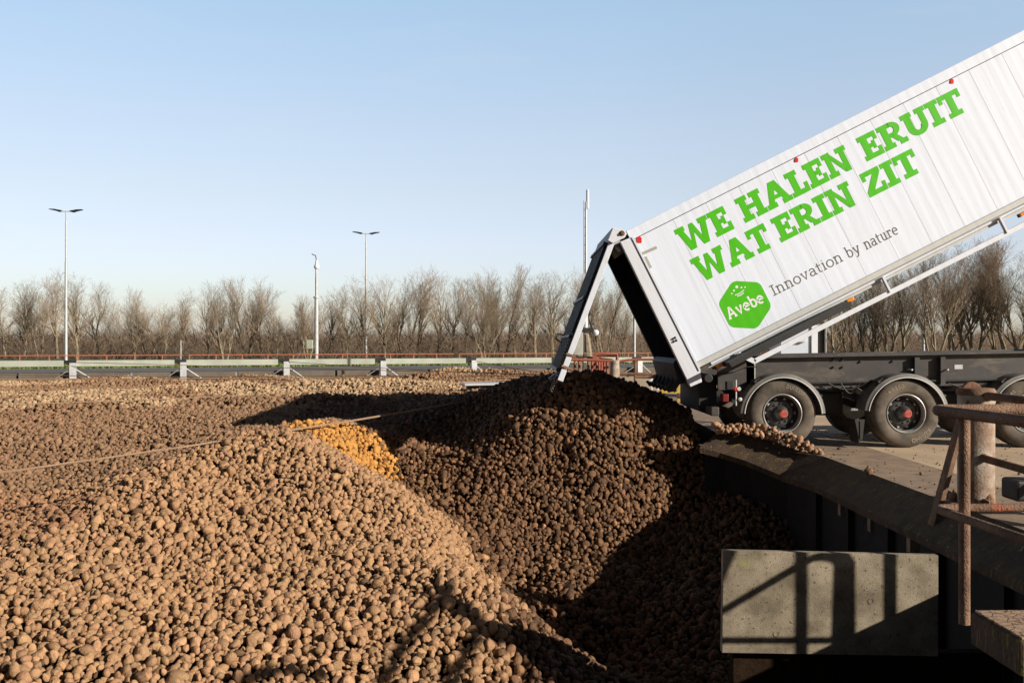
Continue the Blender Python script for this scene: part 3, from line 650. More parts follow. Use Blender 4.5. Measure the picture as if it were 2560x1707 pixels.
# reflectors, tape, bolts, side markers
for (px, py, s_) in ((1598, 599, 1.1), (1991, 400, .75), (2379.5, 203.6, .75)):
    x, z = wpx(px, py); s_ *= .034
    b = MB(); b.prism([(x - s_, z - s_ * 1.3), (x + s_, z - s_ * 1.3), (x + s_, z + s_ * .7), (x - .1 * s_, z + s_ * 1.6), (x - s_, z + s_ * .5)], D - .012, D - .001); b.build('reflector', M['red'], box)
for (a, c, e, f) in ((1046, 512, 1182, 452), (1086, 530, 1132, 622)):
    b = MB(); p1 = BU(*z3(a, c), -.003); p2 = BU(*z3(e, f), -.003); b.bar(p1, p2, .045 if a < 1060 else .05, .004, up=(0, 1, 0)); b.build('tape', M['tape'], box)
for (a, c) in ((1310, 1200), (1328, 1190), (1316, 1222), (1338, 1212)):
    b = MB(); p = BU(*z3(a, c), -.036); b.lathe([(.0, -.02), (.012, -.018), (.013, -.006), (.021, 0)], p, 'Y', 10); b.build('bolt', M['darksteel'], box, smooth=True)
for (px, py) in ((1797, 915), (2124, 750), (2556, 535)):
    u_, v_ = uv(px, py); b = MB(); bbox(b, u_ - 9, u_ + 9, v_ - 4, v_ + 4, -.05, .03); b.build('side_marker', M['orange'], box, bevel=.006)
    b = MB(); bbox(b, u_ - 12, u_ - 9.2, v_ - 4, v_ + 4.5, -.045, .03); b.build('marker_bracket', M['black'], box)
# side guard bar hanging under the box
b = MB(); gpts = [wpx(1843, 884), wpx(1883, 903), wpx(2560, 560), wpx(2690, 494)]
g3 = [Vector((a, D - .06, c)) for a, c in gpts]
b.bar(g3[0], g3[1] + Vector((.02, 0, -.01)), .03, .075); b.bar(g3[1], g3[2], .03, .078); b.bar(g3[2], g3[3], .03, .078)
b.build('side_guard', M['whiteflat'], box, bevel=.004)
for t in (.50, .93, 1.15):
    p = g3[1].lerp(g3[2], t); pu = p + Vector((-sa, 0, ca)) * .27; b = MB(); b.bar(p, pu, .03, .075, up=(0, 1, 0)); b.build('guard_hanger', M['whiteflat'], box)
for k in range(9):
    u_ = 12 + k * 34; b = MB(); b.bar(BU(u_ * 1.0 + 30, 404, .1), BU(u_ + 44, 410, .1), .08, .05); b.build('rail_clamp', M['darksteel'], box)
# ---- tailgate (swung open, hinged at the top)
def TP(px, py): x, z = wpx(px, py); return x, z
hinge = [z7]
b = MB()
pl = [TP(1280 + 820 / 3.267, 480 + 295 / 3.267), TP(1280 + 778 / 3.267, 480 + 402 / 3.267), TP(1280 + 820 / 3.267, 480 + 425 / 3.267), TP(1280 + 915 / 3.267, 480 + 378 / 3.267), TP(1280 + 932 / 3.267, 480 + 345 / 3.267), TP(1280 + 905 / 3.267, 480 + 318 / 3.267)]
b.prism(pl, D - .10, D - .03); b.prism(pl, D + TW - .0, D + TW + .06); 
tg = b.build('tailgate', M['whiteflat'], tr, bevel=.008)
hx, hz = TP(1280 + 893 / 3.267, 480 + 343 / 3.267)
b = MB(); b.lathe([(0, -.14), (.022, -.138), (.025, -.115), (.04, -.112), (.045, -.10)], (hx, D, hz), 'Y', 14); b.build('hinge_pin', M['rust'], tg, smooth=True)
A1 = TP(1280 + 790 / 3.267, 480 + 415 / 3.267); A2 = TP(1280 + 372 / 3.267, 480 + 1533 / 3.267)
dx, dz = A2[0] - A1[0], A2[1] - A1[1]; Ln = math.hypot(dx, dz); dx /= Ln; dz /= Ln; nx_, nz_ = dz, -dx    # outward normal (to the left)
def TG(s, n, y): return Vector((A1[0] + dx * s + nx_ * n, D + y, A1[1] + dz * s + nz_ * n))
def tgb(b, s0, s1, n0, n1, y0, y1): return b.hexa([TG(s1, n0, y0), TG(s1, n1, y0), TG(s1, n1, y1), TG(s1, n0, y1), TG(s0, n0, y0), TG(s0, n1, y0), TG(s0, n1, y1), TG(s0, n0, y1)])
b = MB()
for (s0, s1) in ((0, 1.83), (1.86, 2.03), (2.09, Ln)): tgb(b, s0, s1, -.085, .002, -.05, .03)
b.build('edge_channel', M['whiteflat'], tg, bevel=.005)
b = MB(); tgb(b, 0, Ln - .1, -.04, .0, .03, TW)
b.add([TG(0, -.02, .0), TG(0, .0, TW), TG(-.0, .0, 0)], [(0, 1, 2)])
tp = TP(1280 + 815 / 3.267, 480 + 298 / 3.267)
b.hexa([TG(0, .0, .0), TG(0, .0, TW), TG(0, -.05, TW), TG(0, -.05, 0), Vector((tp[0], D, tp[1])), Vector((tp[0], D + TW, tp[1])), Vector((tp[0] + .05, D + TW, tp[1] - .02)), Vector((tp[0] + .05, D, tp[1] - .02))])
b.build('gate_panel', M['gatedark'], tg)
for k in range(11):
    y = .12 + k * .22
    b = MB(); tgb(b, .05, Ln - .12, .002, .05, y, y + .06); b.build('gate_rib', M['gatedark'], tg)
for s_ in (.0, .9, 1.55, 2.1):
    b = MB(); tgb(b, s_, s_ + .05, .0, .075, .03, TW); b.build('cross_bar', M['gatedark'], tg)
for k in range(18):
    s_ = 1.5 + k * .055
    b = MB(); b.bar(TG(s_, .012, .04), TG(s_ + .05, .05, .10), .012, .012); b.bar(TG(s_ + .05, .012, .04), TG(s_, .05, .10), .012, .012); b.build('mesh_bar', M['greytext'], tg)
for s_ in (1.83, 2.03):
    b = MB(); b.tube([TG(s_ + .02, -.14, -.03), TG(s_ + .02, .02, -.06)], .02, n=8); b.build('latch', M['rust'], tg, smooth=True)
b = MB(); b.bar(TG(Ln - .12, 0, .2), TG(Ln + .02, .03, .2), .3, .03); b.bar(TG(Ln - .1, 0, .6), TG(Ln + .05, .1, .6), .3, .03); b.build('bottom_flap', M['gatedark'], tg)
b = MB(); b.tube([TG(1.55, .08, TW * .5), TG(1.58, .2, TW * .5), TG(1.66, .2, TW * .5), TG(1.69, .08, TW * .5)], .013, n=6); b.build('handle', M['darksteel'], tg, smooth=True)
# hydraulic hinge parts in the corner
b = MB(); b.tube([BU(*z3(800, 430), .1), BU(*z3(890, 400), .1)], .035, n=10); b.tube([BU(*z3(850, 420), .25), BU(*z3(900, 470), .25)], .045, n=10); b.build('hinge_strut', M['galv'], tg, smooth=True)

# ---- lettering
def mitre(pts, w, closed=False):
    n = len(pts); L = []; R = []
    for i in range(n):
        p = Vector(pts[i]); a = Vector(pts[i - 1]) if (i > 0 or closed) else None; c = Vector(pts[(i + 1) % n]) if (i < n - 1 or closed) else None
        d1 = (p - a).normalized() if a is not None else None; d2 = (c - p).normalized() if c is not None else None
        if d1 is None: d1 = d2
        if d2 is None: d2 = d1
        n1 = Vector((-d1.y, d1.x)); n2 = Vector((-d2.y, d2.x)); m_ = (n1 + n2)
        if m_.length < .3: m_ = n1
        m_.normalize(); k = min(1 / max(m_.dot(n1), .4), 1.6)
        L.append(p + m_ * (w / 2 * k)); R.append(p - m_ * (w / 2 * k))
    return L, R
def arc(cx, cy, rx, ry, a0, a1, n=10): return [(cx + rx * math.cos(math.radians(a0 + (a1 - a0) * i / n)), cy + ry * math.sin(math.radians(a0 + (a1 - a0) * i / n))) for i in range(n + 1)]
st, sb = .27, .20
def bx(x0, y0, x1, y1): return [(x0, y0), (x1, y0), (x1, y1), (x0, y1)]
def slab(xc, y, wd): return bx(xc - wd / 2, y, xc + wd / 2, y + sb) if y == 0 else bx(xc - wd / 2, y - sb, xc + wd / 2, y)
def ring(cx, cy, ro, ri, roy, riy, a0, a1, n=10):
    A = arc(cx, cy, ro, roy, a0, a1, n); Bq = arc(cx, cy, ri, riy, a0, a1, n); return [[A[i], A[i + 1], Bq[i + 1], Bq[i]] for i in range(n)]
SLAB = {
 'I': (.52, [bx(0, 0, .52, sb), bx(0, 1 - sb, .52, 1), bx(.125, sb, .395, 1 - sb)]),
 'T': (.90, [bx(0, 1 - sb, .9, 1), bx(0, .66, .15, 1 - sb), bx(.75, .66, .9, 1 - sb), bx(.315, sb, .585, 1 - sb), bx(.17, 0, .73, sb)]),
 'E': (.82, [bx(0, 0, .8, sb), bx(0, 1 - sb, .77, 1), bx(.1, sb, .37, 1 - sb), bx(.65, sb, .8, .36), bx(.62, .66, .77, 1 - sb), bx(.37, .41, .57, .59), bx(.5, .33, .62, .67)]),
 'L': (.78, [bx(0, 0, .76, sb), bx(0, 1 - sb, .5, 1), bx(.12, sb, .39, 1 - sb), bx(.6, sb, .76, .40)]),
 'H': (1.06, [bx(0, 0, .47, sb), bx(0, 1 - sb, .47, 1), bx(.1, sb, .37, 1 - sb), bx(.59, 0, 1.06, sb), bx(.59, 1 - sb, 1.06, 1), bx(.69, sb, .96, 1 - sb), bx(.37, .41, .69, .59)]),
 'N': (1.06, [bx(0, 0, .42, sb), bx(0, 1 - sb, .36, 1), bx(.1, sb, .32, 1 - sb), bx(.62, 1 - sb, 1.06, 1), bx(.73, 0, .95, 1 - sb), [(.32, .8), (.36, 1), (.75, .22), (.73, 0), (.70, 0)][0:0] or [(.30, 1), (.30, .72), (.70, 0), (.74, .30)]]),
 'A': (1.10, [bx(0, 0, .42, sb), bx(.68, 0, 1.10, sb), [(.10, sb), (.36, sb), (.62, .86), (.40, 1)], [(.74, sb), (1.0, sb), (.70, 1), (.40, 1)], bx(.33, .30, .80, .46)]),
 'W': (1.46, [bx(0, 1 - sb, .42, 1), bx(1.04, 1 - sb, 1.46, 1), [(.09, 1 - sb), (.35, 1 - sb), (.50, .28), (.56, 0), (.30, 0)], [(.42, 0), (.56, 0), (.80, .86), (.64, .96)], [(.64, .96), (.82, .96), (1.0, .28), (.90, 0)], [(.90, 0), (1.16, 0), (1.37, 1 - sb), (1.11, 1 - sb)]]),
 'R': (.98, [bx(0, 0, .46, sb), bx(0, 1 - sb, .50, 1), bx(.1, sb, .37, 1 - sb), bx(.37, .40, .52, .58), bx(.50, 1 - .18, .52, 1), [(.42, .44), (.66, .44), (.86, .16), (.60, .16)], bx(.66, 0, .98, sb)] + ring(.50, .70, .37, .13, .30, .125, -90, 90)),
 'U': (1.02, [bx(0, 1 - sb, .45, 1), bx(.60, 1 - sb, 1.02, 1), bx(.1, .36, .37, 1 - sb), bx(.70, .36, .93, 1 - sb)] + ring(.515, .37, .415, .145, .38, .17, 180, 360, 14)),
 'Z': (.84, [bx(0, 0, .84, sb), bx(.02, 1 - sb, .82, 1), bx(.02, .64, .17, 1 - sb), bx(.69, sb, .84, .38), [(.0, sb), (.33, sb), (.82, 1 - sb), (.49, 1 - sb)]]),
}
YO = [0]
def letters(word, u0, u1, v0, v1, mt, nm='lettering'):
    adv = [SLAB[c][0] for c in word]; gap = .035; tot = sum(adv) + gap * (len(word) - 1); sx = (u1 - u0) / tot; x = 0
    for c, a in zip(word, adv):
        b = MB()
        for i, poly in enumerate(SLAB[c][1]):
            off = -.0025 - .00025 * i
            cy_ = lambda q: BU(u0 + (x + q[0]) * sx, v1 - q[1] * (v1 - v0), off)
            b.add([cy_(q) for q in poly], [tuple(range(len(poly)))])
        b.build(nm, mt, box); x += a + gap
letters('WE', 107, 247, 52, 117, M['green']); letters('HALEN', 276, 582, 52, 117, M['green']); letters('ERUIT', 616, 899, 53, 117, M['green'])
letters('WAT', 109, 315, 136, 201, M['green']); letters('ERIN', 334, 549, 136.5, 201, M['green']); letters('ZIT', 582, 730, 137, 201, M['green'])
s_ = .07
THIN = {  # strokes in units of x-height-ish; cap height 1.0, x height .70
 'I': (.36, [[(.18, 0), (.18, 1)], [(0, .03), (.36, .03)], [(0, .97), (.36, .97)]]),
 'n': (.66, [[(.12, .03), (.12, .70), (0, .68)], [(.12, .50)] + arc(.33, .46, .2, .23, 140, 0, 8) + [(.53, .03)], [(0, .03), (.24, .03)], [(.41, .03), (.66, .03)]]),
 'o': (.62, [arc(.31, .35, .27, .34, 0, 360, 20)]),
 'v': (.62, [[(.08, .68), (.31, .02), (.54, .68)], [(0, .68), (.2, .68)], [(.42, .68), (.62, .68)]]),
 'a': (.60, [arc(.27, .47, .21, .22, 150, 20, 8) + [(.47, .40), (.47, .12), (.52, .02), (.60, .03)], arc(.26, .21, .2, .19, 70, 300, 10) + [(.47, .16)], [(.30, .40), (.47, .38)]]),
 't': (.42, [[(.16, .92), (.16, .18)] + arc(.29, .17, .13, .15, 180, 300, 6), [(0, .66), (.38, .66)]]),
 'i': (.26, [[(.13, .03), (.13, .70), (.01, .68)], [(0, .03), (.26, .03)], [(.12, .90), (.12, .98)]]),
 'b': (.64, [[(0, 1.03), (.12, 1.05), (.12, .05)], [(.12, .52)] + arc(.32, .35, .26, .34, 130, -130, 14) + [(.12, .14)]]),
 'y': (.62, [[(.08, .68), (.32, .04)], [(.54, .68), (.28, -.12), (.17, -.24), (.03, -.22)], [(0, .68), (.2, .68)], [(.42, .68), (.62, .68)]]),
 'u': (.66, [[(0, .68), (.12, .68), (.12, .24)] + arc(.31, .22, .19, .20, 180, 310, 8) + [(.50, .18)], [(.38, .68), (.50, .68), (.50, .03), (.64, .03)]]),
 'r': (.48, [[(0, .68), (.13, .68), (.13, .03)], [(.13, .44)] + arc(.32, .46, .19, .23, 160, 60, 6), [(0, .03), (.30, .03)], [(.41, .66), (.42, .54)]]),
 'e': (.58, [[(.05, .38), (.53, .38)] + arc(.30, .35, .25, .33, 8, 305, 16)]),
 'A': (.86, [[(.12, .04), (.40, .98), (.48, .98), (.76, .04)], [(.20, .34), (.66, .34)], [(0, .03), (.26, .03)], [(.60, .03), (.86, .03)]]),
 'K': (.7, [[(.1, 0), (.1, 1)], [(.6, 1), (.12, .42)], [(.28, .58), (.64, 0)]]),
 'R': (.7, [[(.1, 0), (.1, .97), (.35, .97)] + arc(.36, .73, .22, .24, 90, -90, 8) + [(.1, .49)], [(.36, .48), (.62, 0)]]),
 'S': (.62, [arc(.31, .74, .22, .22, 30, 270, 10) + arc(.31, .26, .24, .24, 90, -150, 10)]),
 '5': (.62, [[(.55, .96), (.15, .96), (.12, .55)] + arc(.30, .31, .26, .29, 120, -140, 12)]),
 '0': (.62, [arc(.31, .5, .24, .47, 0, 360, 18)]), '3': (.6, [arc(.28, .74, .22, .22, 150, -80, 10) + arc(.28, .27, .25, .25, 80, -150, 10)]),
 '8': (.6, [arc(.3, .75, .19, .21, 0, 360, 14), arc(.3, .27, .24, .25, 0, 360, 14)]),
 'U': (.7, [[(.1, 1), (.1, .3)] + arc(.35, .28, .25, .27, 180, 360, 10) + [(.6, 1)]]),
 'M': (.86, [[(.08, 0), (.08, 1), (.43, .3), (.78, 1), (.78, 0)]]), 'H': (.7, [[(.08, 0), (.08, 1)], [(.62, 0), (.62, 1)], [(.08, .5), (.62, .5)]]),
 'O': (.76, [arc(.38, .5, .3, .47, 0, 360, 18)]), 'D': (.72, [[(.1, 0), (.1, .97), (.32, .97)] + arc(.32, .5, .3, .47, 90, -90, 10) + [(.1, .03)]]),
 'N': (.74, [[(.08, 0), (.08, 1), (.66, 0), (.66, 1)]]), 'L': (.56, [[(.1, 1), (.1, .03), (.54, .03)]]), 'P': (.64, [[(.1, 0), (.1, .97), (.32, .97)] + arc(.34, .71, .22, .26, 90, -90, 8) + [(.1, .45)]]),
 ' ': (.34, []),
}
def ribbon(b, pts, w, fn, base):
    cl = (Vector(pts[0]) - Vector(pts[-1])).length < 1e-6
    if cl: pts = pts[:-1]
    L, R = mitre(pts, w, cl); n = len(pts)
    vs = []
    for l, r_ in zip(L, R): vs += [fn(l.x, l.y, base), fn(r_.x, r_.y, base)]
    fs = [(2 * i, 2 * i + 1, 2 * i + 3, 2 * i + 2) for i in range(n - 1)]
    if cl: fs.append((2 * n - 2, 2 * n - 1, 1, 0))
    b.add(vs, fs)
def thin(word, fn, w, gap):   # returns nothing; fn(x, y, layer) maps glyph space
    x = 0; out = []
    for c in word:
        a, strokes = THIN[c]
        out.append((x, strokes)); x += a + gap
    return x - gap, out
def bodytext(word, u0, u1, v1, cap, w, mt, off=-.0025):
    tot, gl = thin(word, None, w, .10); sx = (u1 - u0) / tot
    b = MB()
    for x, strokes in gl:
        for i, s in enumerate(strokes):
            ribbon(b, [(p[0] * sx / cap, p[1]) for p in s], w, lambda a, c, k: BU(u0 + x * sx + a * cap, v1 - c * cap, off - .00025 * k), i)
    return b.build('lettering', mt, box)
bodytext('Innovation', 257, 452, 311, 26.5, .10, M['greytext']); bodytext('by', 466, 502, 311.5, 26.5, .10, M['greytext']); bodytext('nature', 516, 607, 312.5, 26.5, .10, M['greytext'])
# hexagon emblem with rounded corners
hc = (182.7, 298.2); R_ = 67; pts = []
for k in range(6):
    a = math.radians(30 + 60 * k); c = Vector((math.cos(a), math.sin(a))) * R_
    a0 = math.radians(30 + 60 * (k - 1)); a1 = math.radians(30 + 60 * (k + 1))
    p0 = c + (Vector((math.cos(a0), math.sin(a0))) * R_ - c).normalized() * 9; p1 = c + (Vector((math.cos(a1), math.sin(a1))) * R_ - c).normalized() * 9
    for t in (0, .33, .67, 1): pts.append(p0 * (1 - t) ** 2 + c * 2 * t * (1 - t) * .98 + p1 * t * t if 0 < t < 1 else (p0 if t == 0 else p1))
b = MB(); b.add([BU(hc[0] + p.x, hc[1] - p.y, -.0025) for p in pts], [tuple(range(len(pts)))])
em = b.build('emblem', M['green'], box); em['label'] = 'green hexagon emblem with white crown of dots'
bodytext('Avebe', 131, 230, 313, 27, .17, M['whitetext'], off=-.004)
b = MB()
for (x, y, r_) in ((1835, 775, 13), (1812, 805, 9), (1873, 780, 8), (1903, 778, 7), (1795, 830, 7)):
    u_, v_ = z3(x, y); b.add([BU(u_ + r_ / 3.267 * math.cos(PI / 3 * k + .5), v_ + r_ / 3.267 * math.sin(PI / 3 * k + .5), -.004) for k in range(6)], [tuple(range(6))])
for i, pp in enumerate((((1820, 843), (1855, 830), (1895, 800)), ((1838, 852), (1868, 842), (1893, 822)))):
    q_ = [z3(*p) for p in pp]; ribbon(b, q_, 2.2, lambda a, c, k: BU(a, c, -.0045), 0)
b.build('crown_mark', M['whitetext'], box)

# ---- chassis
def C(px, py, y=0.): x, z = wpx(px, py); return Vector((x, D + y, z))
def cz(x): return 1.43 + (x - 3.9) * .0186     # top of the chassis
CHX0, CHX1 = wpx(1742, 0)[0], 11.2
def cbar(b, x0, x1, d0, d1, y0, y1):
    return b.hexa([(x0, D + y0, cz(x0) - d1), (x1, D + y0, cz(x1) - d1), (x1, D + y1, cz(x1) - d1), (x0, D + y1, cz(x0) - d1),
                   (x0, D + y0, cz(x0) - d0), (x1, D + y0, cz(x1) - d0), (x1, D + y1, cz(x1) - d0), (x0, D + y1, cz(x0) - d0)])
xa = wpx(1890, 0)[0]; xb = wpx(1806, 0)[0]
b = MB()
for y0 in (.36, 1.9):
    cbar(b, xb, CHX1, .04, .50, y0, y0 + .03)                      # web
    cbar(b, xb, CHX1, .50, .53, y0 - .05, y0 + .08)
    cbar(b, xa, CHX1, .0, .038, y0 - .10, y0 + .12)
ch = b.build('chassis', M['chassis'], tr, bevel=.004)
b = MB()
for k in range(5): cbar(b, 4.0 + k * 1.6, 4.1 + k * 1.6, .15, .4, .4, 1.9)
b.build('cross_member', M['darksteel'], ch)
b = MB(); cbar(b, wpx(1879, 0)[0], wpx(1902, 0)[0], .05, .50, .33, .358); b.build('web_plate', M['palecon'], ch)
for px in (2305, 2371):
    b = MB(); x = wpx(px, 0)[0]; cbar(b, x, x + .012, .07, .50, .27, .358); cbar(b, x, x + .075, .07, .50, .262, .27); b.build('web_bracket', M['chassis'], ch)
for (px, py) in ((2297, 988), (2388, 988)):
    b = MB(); p = C(px - 6, py - 62 if False else 925, .0); b.tube([(p.x, D + .36, p.z), (p.x + .02, D + .2, p.z)], .014, n=8); b.build('stud', M['galv'], ch)
for (px, py) in ((2103, 900), (2126, 900), (2103, 919), (2126, 919), (2172, 905), (2254, 904)):
    b = MB(); p = C(px, py); b.lathe([(0, -.03), (.02, -.028), (.02, 0)], (p.x, D + .36, p.z - .0), 'Y', 8); b.build('bolt', M['darksteel'], ch)
b = MB(); cbar(b, 4.2, CHX1, .43, .455, .30, .325); b.build('conduit', M['black'], ch)
for (xa_, xb_, dz_) in ((5.0, 5.6, .10), (6.9, 7.5, .07), (5.2, 5.5, .16)):
    b = MB(); b.tube([(xa_ + (xb_ - xa_) * k / 10, D + .24, 1.0 - dz_ * math.sin(PI * k / 10)) for k in range(11)], .011, n=6); b.build('air_hose', M['black'], ch, smooth=True)
for x_ in (4.62, 6.55, 8.5):
    b = MB(); cbar(b, x_, x_ + .05, .44, .62, .22, .33); b.build('hanger_bracket', M['chassis'], ch)
b = MB(); cbar(b, 7.05, 7.18, .20, .27, .354, .3585); b.build('type_plate', M['galv'], ch)
# rear end: dark cross structure, pivot, cables
b = MB(); x0 = wpx(1762, 0)[0]
b.hexa([(x0, D + .5, .55), (xb + .02, D + .5, .55), (xb + .02, D + 2.2, .55), (x0, D + 2.2, .55), (x0, D + .5, 1.03), (xb + .02, D + .5, 1.12), (xb + .02, D + 2.2, 1.12), (x0, D + 2.2, 1.03)])
b.tube([(x0 + .1, D + .2, 1.08), (x0 + .1, D + 2.3, 1.08)], .07, n=12)
b.build('pivot_frame', M['black'], tr, bevel=.01)
b = MB(); b.prism([wpx(1806, 931), wpx(1806, 973), wpx(1900, 973), wpx(1900, 902), wpx(1862, 902)], D + .33, D + .356); b.build('rear_web', M['chassis'], ch, bevel=.004)
b = MB(); b.tube([C(1808, 937, .3), C(1850, 930, .3), C(1880, 918, .3), C(1905, 918, .3)], .009, n=6); b.build('air_hose', M['black'], tr, smooth=True)
b = MB()
for k in range(5):
    a = BU(150 + k * 30, 412, .5); b.bar(a, a + Vector((.25, 0, .10)), .8, .05)
b.bar(BU(70, 408, .4), BU(400, 408, .4), 1.6, .08); b.build('sub_frame', M['darksteel'], tr)
b = MB(); b.tube([BU(170, 415, .35), BU(225, 412, .35)], .05, n=10); b.tube([BU(110, 418, .35), BU(150, 416, .35)], .035, n=10); b.build('spring_pack', M['galv'], tr, smooth=True)
# front lifting ram (out of the picture, carries the raised box)
b = MB(); b.tube([(9.9, D + 1.25, 1.2), (9.75, D + 1.25, 3.2)], .11, n=16); b.tube([(9.75, D + 1.25, 3.2), (9.55, D + 1.25, 5.0)], .08, n=16); b.build('lifting_ram', M['galv'], tr, smooth=True)
for y in (.3, 2.1):
    b = MB(); b.box(10.4, 10.55, D + y, D + y + .15, .03, 1.2); b.box(10.3, 10.65, D + y - .08, D + y + .23, 0, .03); b.build('landing_leg', M['darksteel'], tr)
# bumper, lights
b = MB(); p = wpx(1790, 1028); b.box(p[0] - .07, p[0] + .055, D + .02, D + TW - .02, p[1] - .075, p[1] + .065); b.build('rear_bumper', M['chassis'], tr, bevel=.015)
b = MB(); b.bar((p[0], D + .5, p[1]), (p[0] + .35, D + .5, .75), .06, .08); b.bar((p[0], D + 2., p[1]), (p[0] + .35, D + 2., .75), .06, .08); b.build('bumper_strut', M['darksteel'], tr)
b = MB(); q_ = wpx(1826, 964); b.box(q_[0] - .06, q_[0] + .06, D - .0, D + .12, q_[1] - .065, q_[1] + .065); b.build('work_lamp', M['black'], tr, bevel=.012)
b = MB(); q_ = wpx(1848, 972); b.lathe([(0, 0), (.03, .0), (.035, .03), (.03, .06)], (q_[0], D, q_[1]), 'Y', 12); b.build('marker_lamp', M['lip'], tr, smooth=True)
b = MB(); q_ = wpx(1840, 972); b.box(q_[0] - .02, q_[0] + .012, D, D + .06, q_[1] - .025, q_[1] + .025); b.build('tail_lamp', M['red'], tr)
b = MB(); q_ = wpx(1818, 995); b.box(q_[0] - .06, q_[0] + .03, D + .03, D + .25, q_[1] - .06, q_[1] + .06); b.build('lamp_cluster', mat('dark_red_lens', (.18, .02, .015), .4), tr, bevel=.01)
b = MB(); q_ = wpx(1851, 998); b.lathe([(0, -.01), (.03, 0), (.028, .05)], (q_[0], D, q_[1]), 'Y', 12); b.tube([(q_[0] - .06, D + .03, q_[1] - .1), (q_[0] - .06, D + .03, q_[1] + .3)], .012, n=6); b.build('lamp_bracket', M['lip'], tr, smooth=True)

# ---- wheels and fenders
RW = .536; AX = [wpx(px, 0)[0] for px in (1958, 2268, 2577)]
def wheel(ax, near):
    sgn = 1 if near else -1; yc = D + .02 if near else D + TW - .02; zc = RW
    def Lp(r, h): return (r, h * sgn)
    wobj = empty('wheel', (ax, yc + .19 * sgn, zc), parent=tr)
    c = (ax, yc, zc)
    b = MB()
    pf = [(.305, .035), (.33, .012), (.37, 0), (.42, -.004), (.46, .004), (.495, .02), (.52, .04), (.531, .06)]
    gr = [.11, .165, .22, .275, .325]
    y_ = .075
    for g_ in gr: pf += [(RW, y_), (RW, g_ - .006), (RW - .014, g_ - .005), (RW - .014, g_ + .005), (RW, g_ + .006)]; y_ = g_ + .006
    pf += [(.531, .345), (.50, .37), (.42, .385), (.33, .37), (.30, .35)]
    b.lathe([Lp(*q) for q in pf], c, 'Y', 72); b.build('tyre', M['tyre'], wobj, smooth=True)
    if not near: 
        b = MB(); b.lathe([Lp(*q) for q in [(.30, .03), (.28, .05), (.27, .2), (.0, .2)]], c, 'Y', 40); b.build('rim', M['rim'], wobj, smooth=True); return
    b = MB(); b.lathe([(.308, .028), (.306, .016), (.297, .012), (.290, .02), (.287, .04), (.275, .06), (.268, .13), (.262, .17)], c, 'Y', 64); b.build('rim', M['rim'], wobj, smooth=True)
    b = MB(); b.lathe([(.263, .10), (.262, .17), (.245, .175), (.20, .135), (.175, .128), (.125, .128), (.12, .13)], c, 'Y', 64)
    for k in range(10):
        a = 2 * PI * (k + .5) / 10; 
        b.lathe([(.0, .105), (.013, .107), (.016, .125), (.02, .13)], (ax + .150 * math.cos(a), yc, zc + .150 * math.sin(a)), 'Y', 6)
    b.build('wheel_disc', M['hubdark'], wobj, smooth=True)
    b = MB()
    for k in range(10):
        a = 2 * PI * k / 10; b.lathe([(.0, .131), (.018, .1515), (.025, .151)][0:0] or [(.0, .150), (.021, .151), (.023, .156)], (ax + .222 * math.cos(a), yc, zc + .222 * math.sin(a)), 'Y', 12)
    b.build('vent_hole', M['rim'], wobj)
    b = MB(); b.lathe([(.125, .13), (.115, .10), (.105, .06), (.095, .05), (.075, .02), (.062, .0)], c, 'Y', 32); b.build('hub', M['hubdark'], wobj, smooth=True)
    b = MB(); b.lathe([(.062, .005), (.062, -.05), (.055, -.062), (.0, -.063)], c, 'Y', 32)
    b.build('hub_cap', M['hubred'], wobj, smooth=True)
    b = MB()
    for rr_ in (.042, ): ribbon(b, arc(0, 0, rr_, rr_, 0, 360, 24), .006, lambda a, c_, k: (ax + a, yc - .0645, zc + c_), 0)
    for zz_ in (.012, -.012): ribbon(b, [(-.03, zz_), (.03, zz_)], .006, lambda a, c_, k: (ax + a, yc - .065, zc + c_), 0)
    for xx_ in (-.018, 0, .018): ribbon(b, [(xx_, -.012), (xx_, .012)], .005, lambda a, c_, k: (ax + a, yc - .0655, zc + c_), 0)
    b.build('cap_mark', mat('cap_mark', (.33, .045, .035), .6), wobj)
    return wobj
wheels = [wheel(a, True) for a in AX]
for a in AX: wheel(a, False)
def ring_text(wobj, ax, word, amid, cap, wdt, rb=.40):
    tot, gl = thin(word, None, .16, .14); b = MB(); arc_ = tot * cap * wdt / (rb + cap / 2)
    for x, strokes in gl:
        for i, s in enumerate(strokes):
            def fn(a, c, k, x=x):
                th = amid + arc_ / 2 - (x + a) / tot * arc_; r = rb + c * cap
                return (ax + r * math.cos(th), D + .02 - .0065 - .0002 * k, RW + r * math.sin(th))
            pp = []
            for p0, p1 in zip(s[:-1], s[1:]): pp.append(p0)
            pp.append(s[-1]); ribbon(b, pp, .17, fn, i)
    b.build('sidewall_lettering', M['tyretext'], wobj)
ring_text(wheels[0], AX[0], 'DUNLOP', math.radians(62), .055, 1.15)
ring_text(wheels[1], AX[1], 'KRS50', math.radians(113), .055, 1.25); ring_text(wheels[1], AX[1], 'KUMHO', math.radians(-57), .062, 1.3)
ring_text(wheels[2], AX[2], '385', math.radians(133), .05, 1.2)
FEND = {0: (4, 176), 1: (0, 172), 2: (0, 176)}
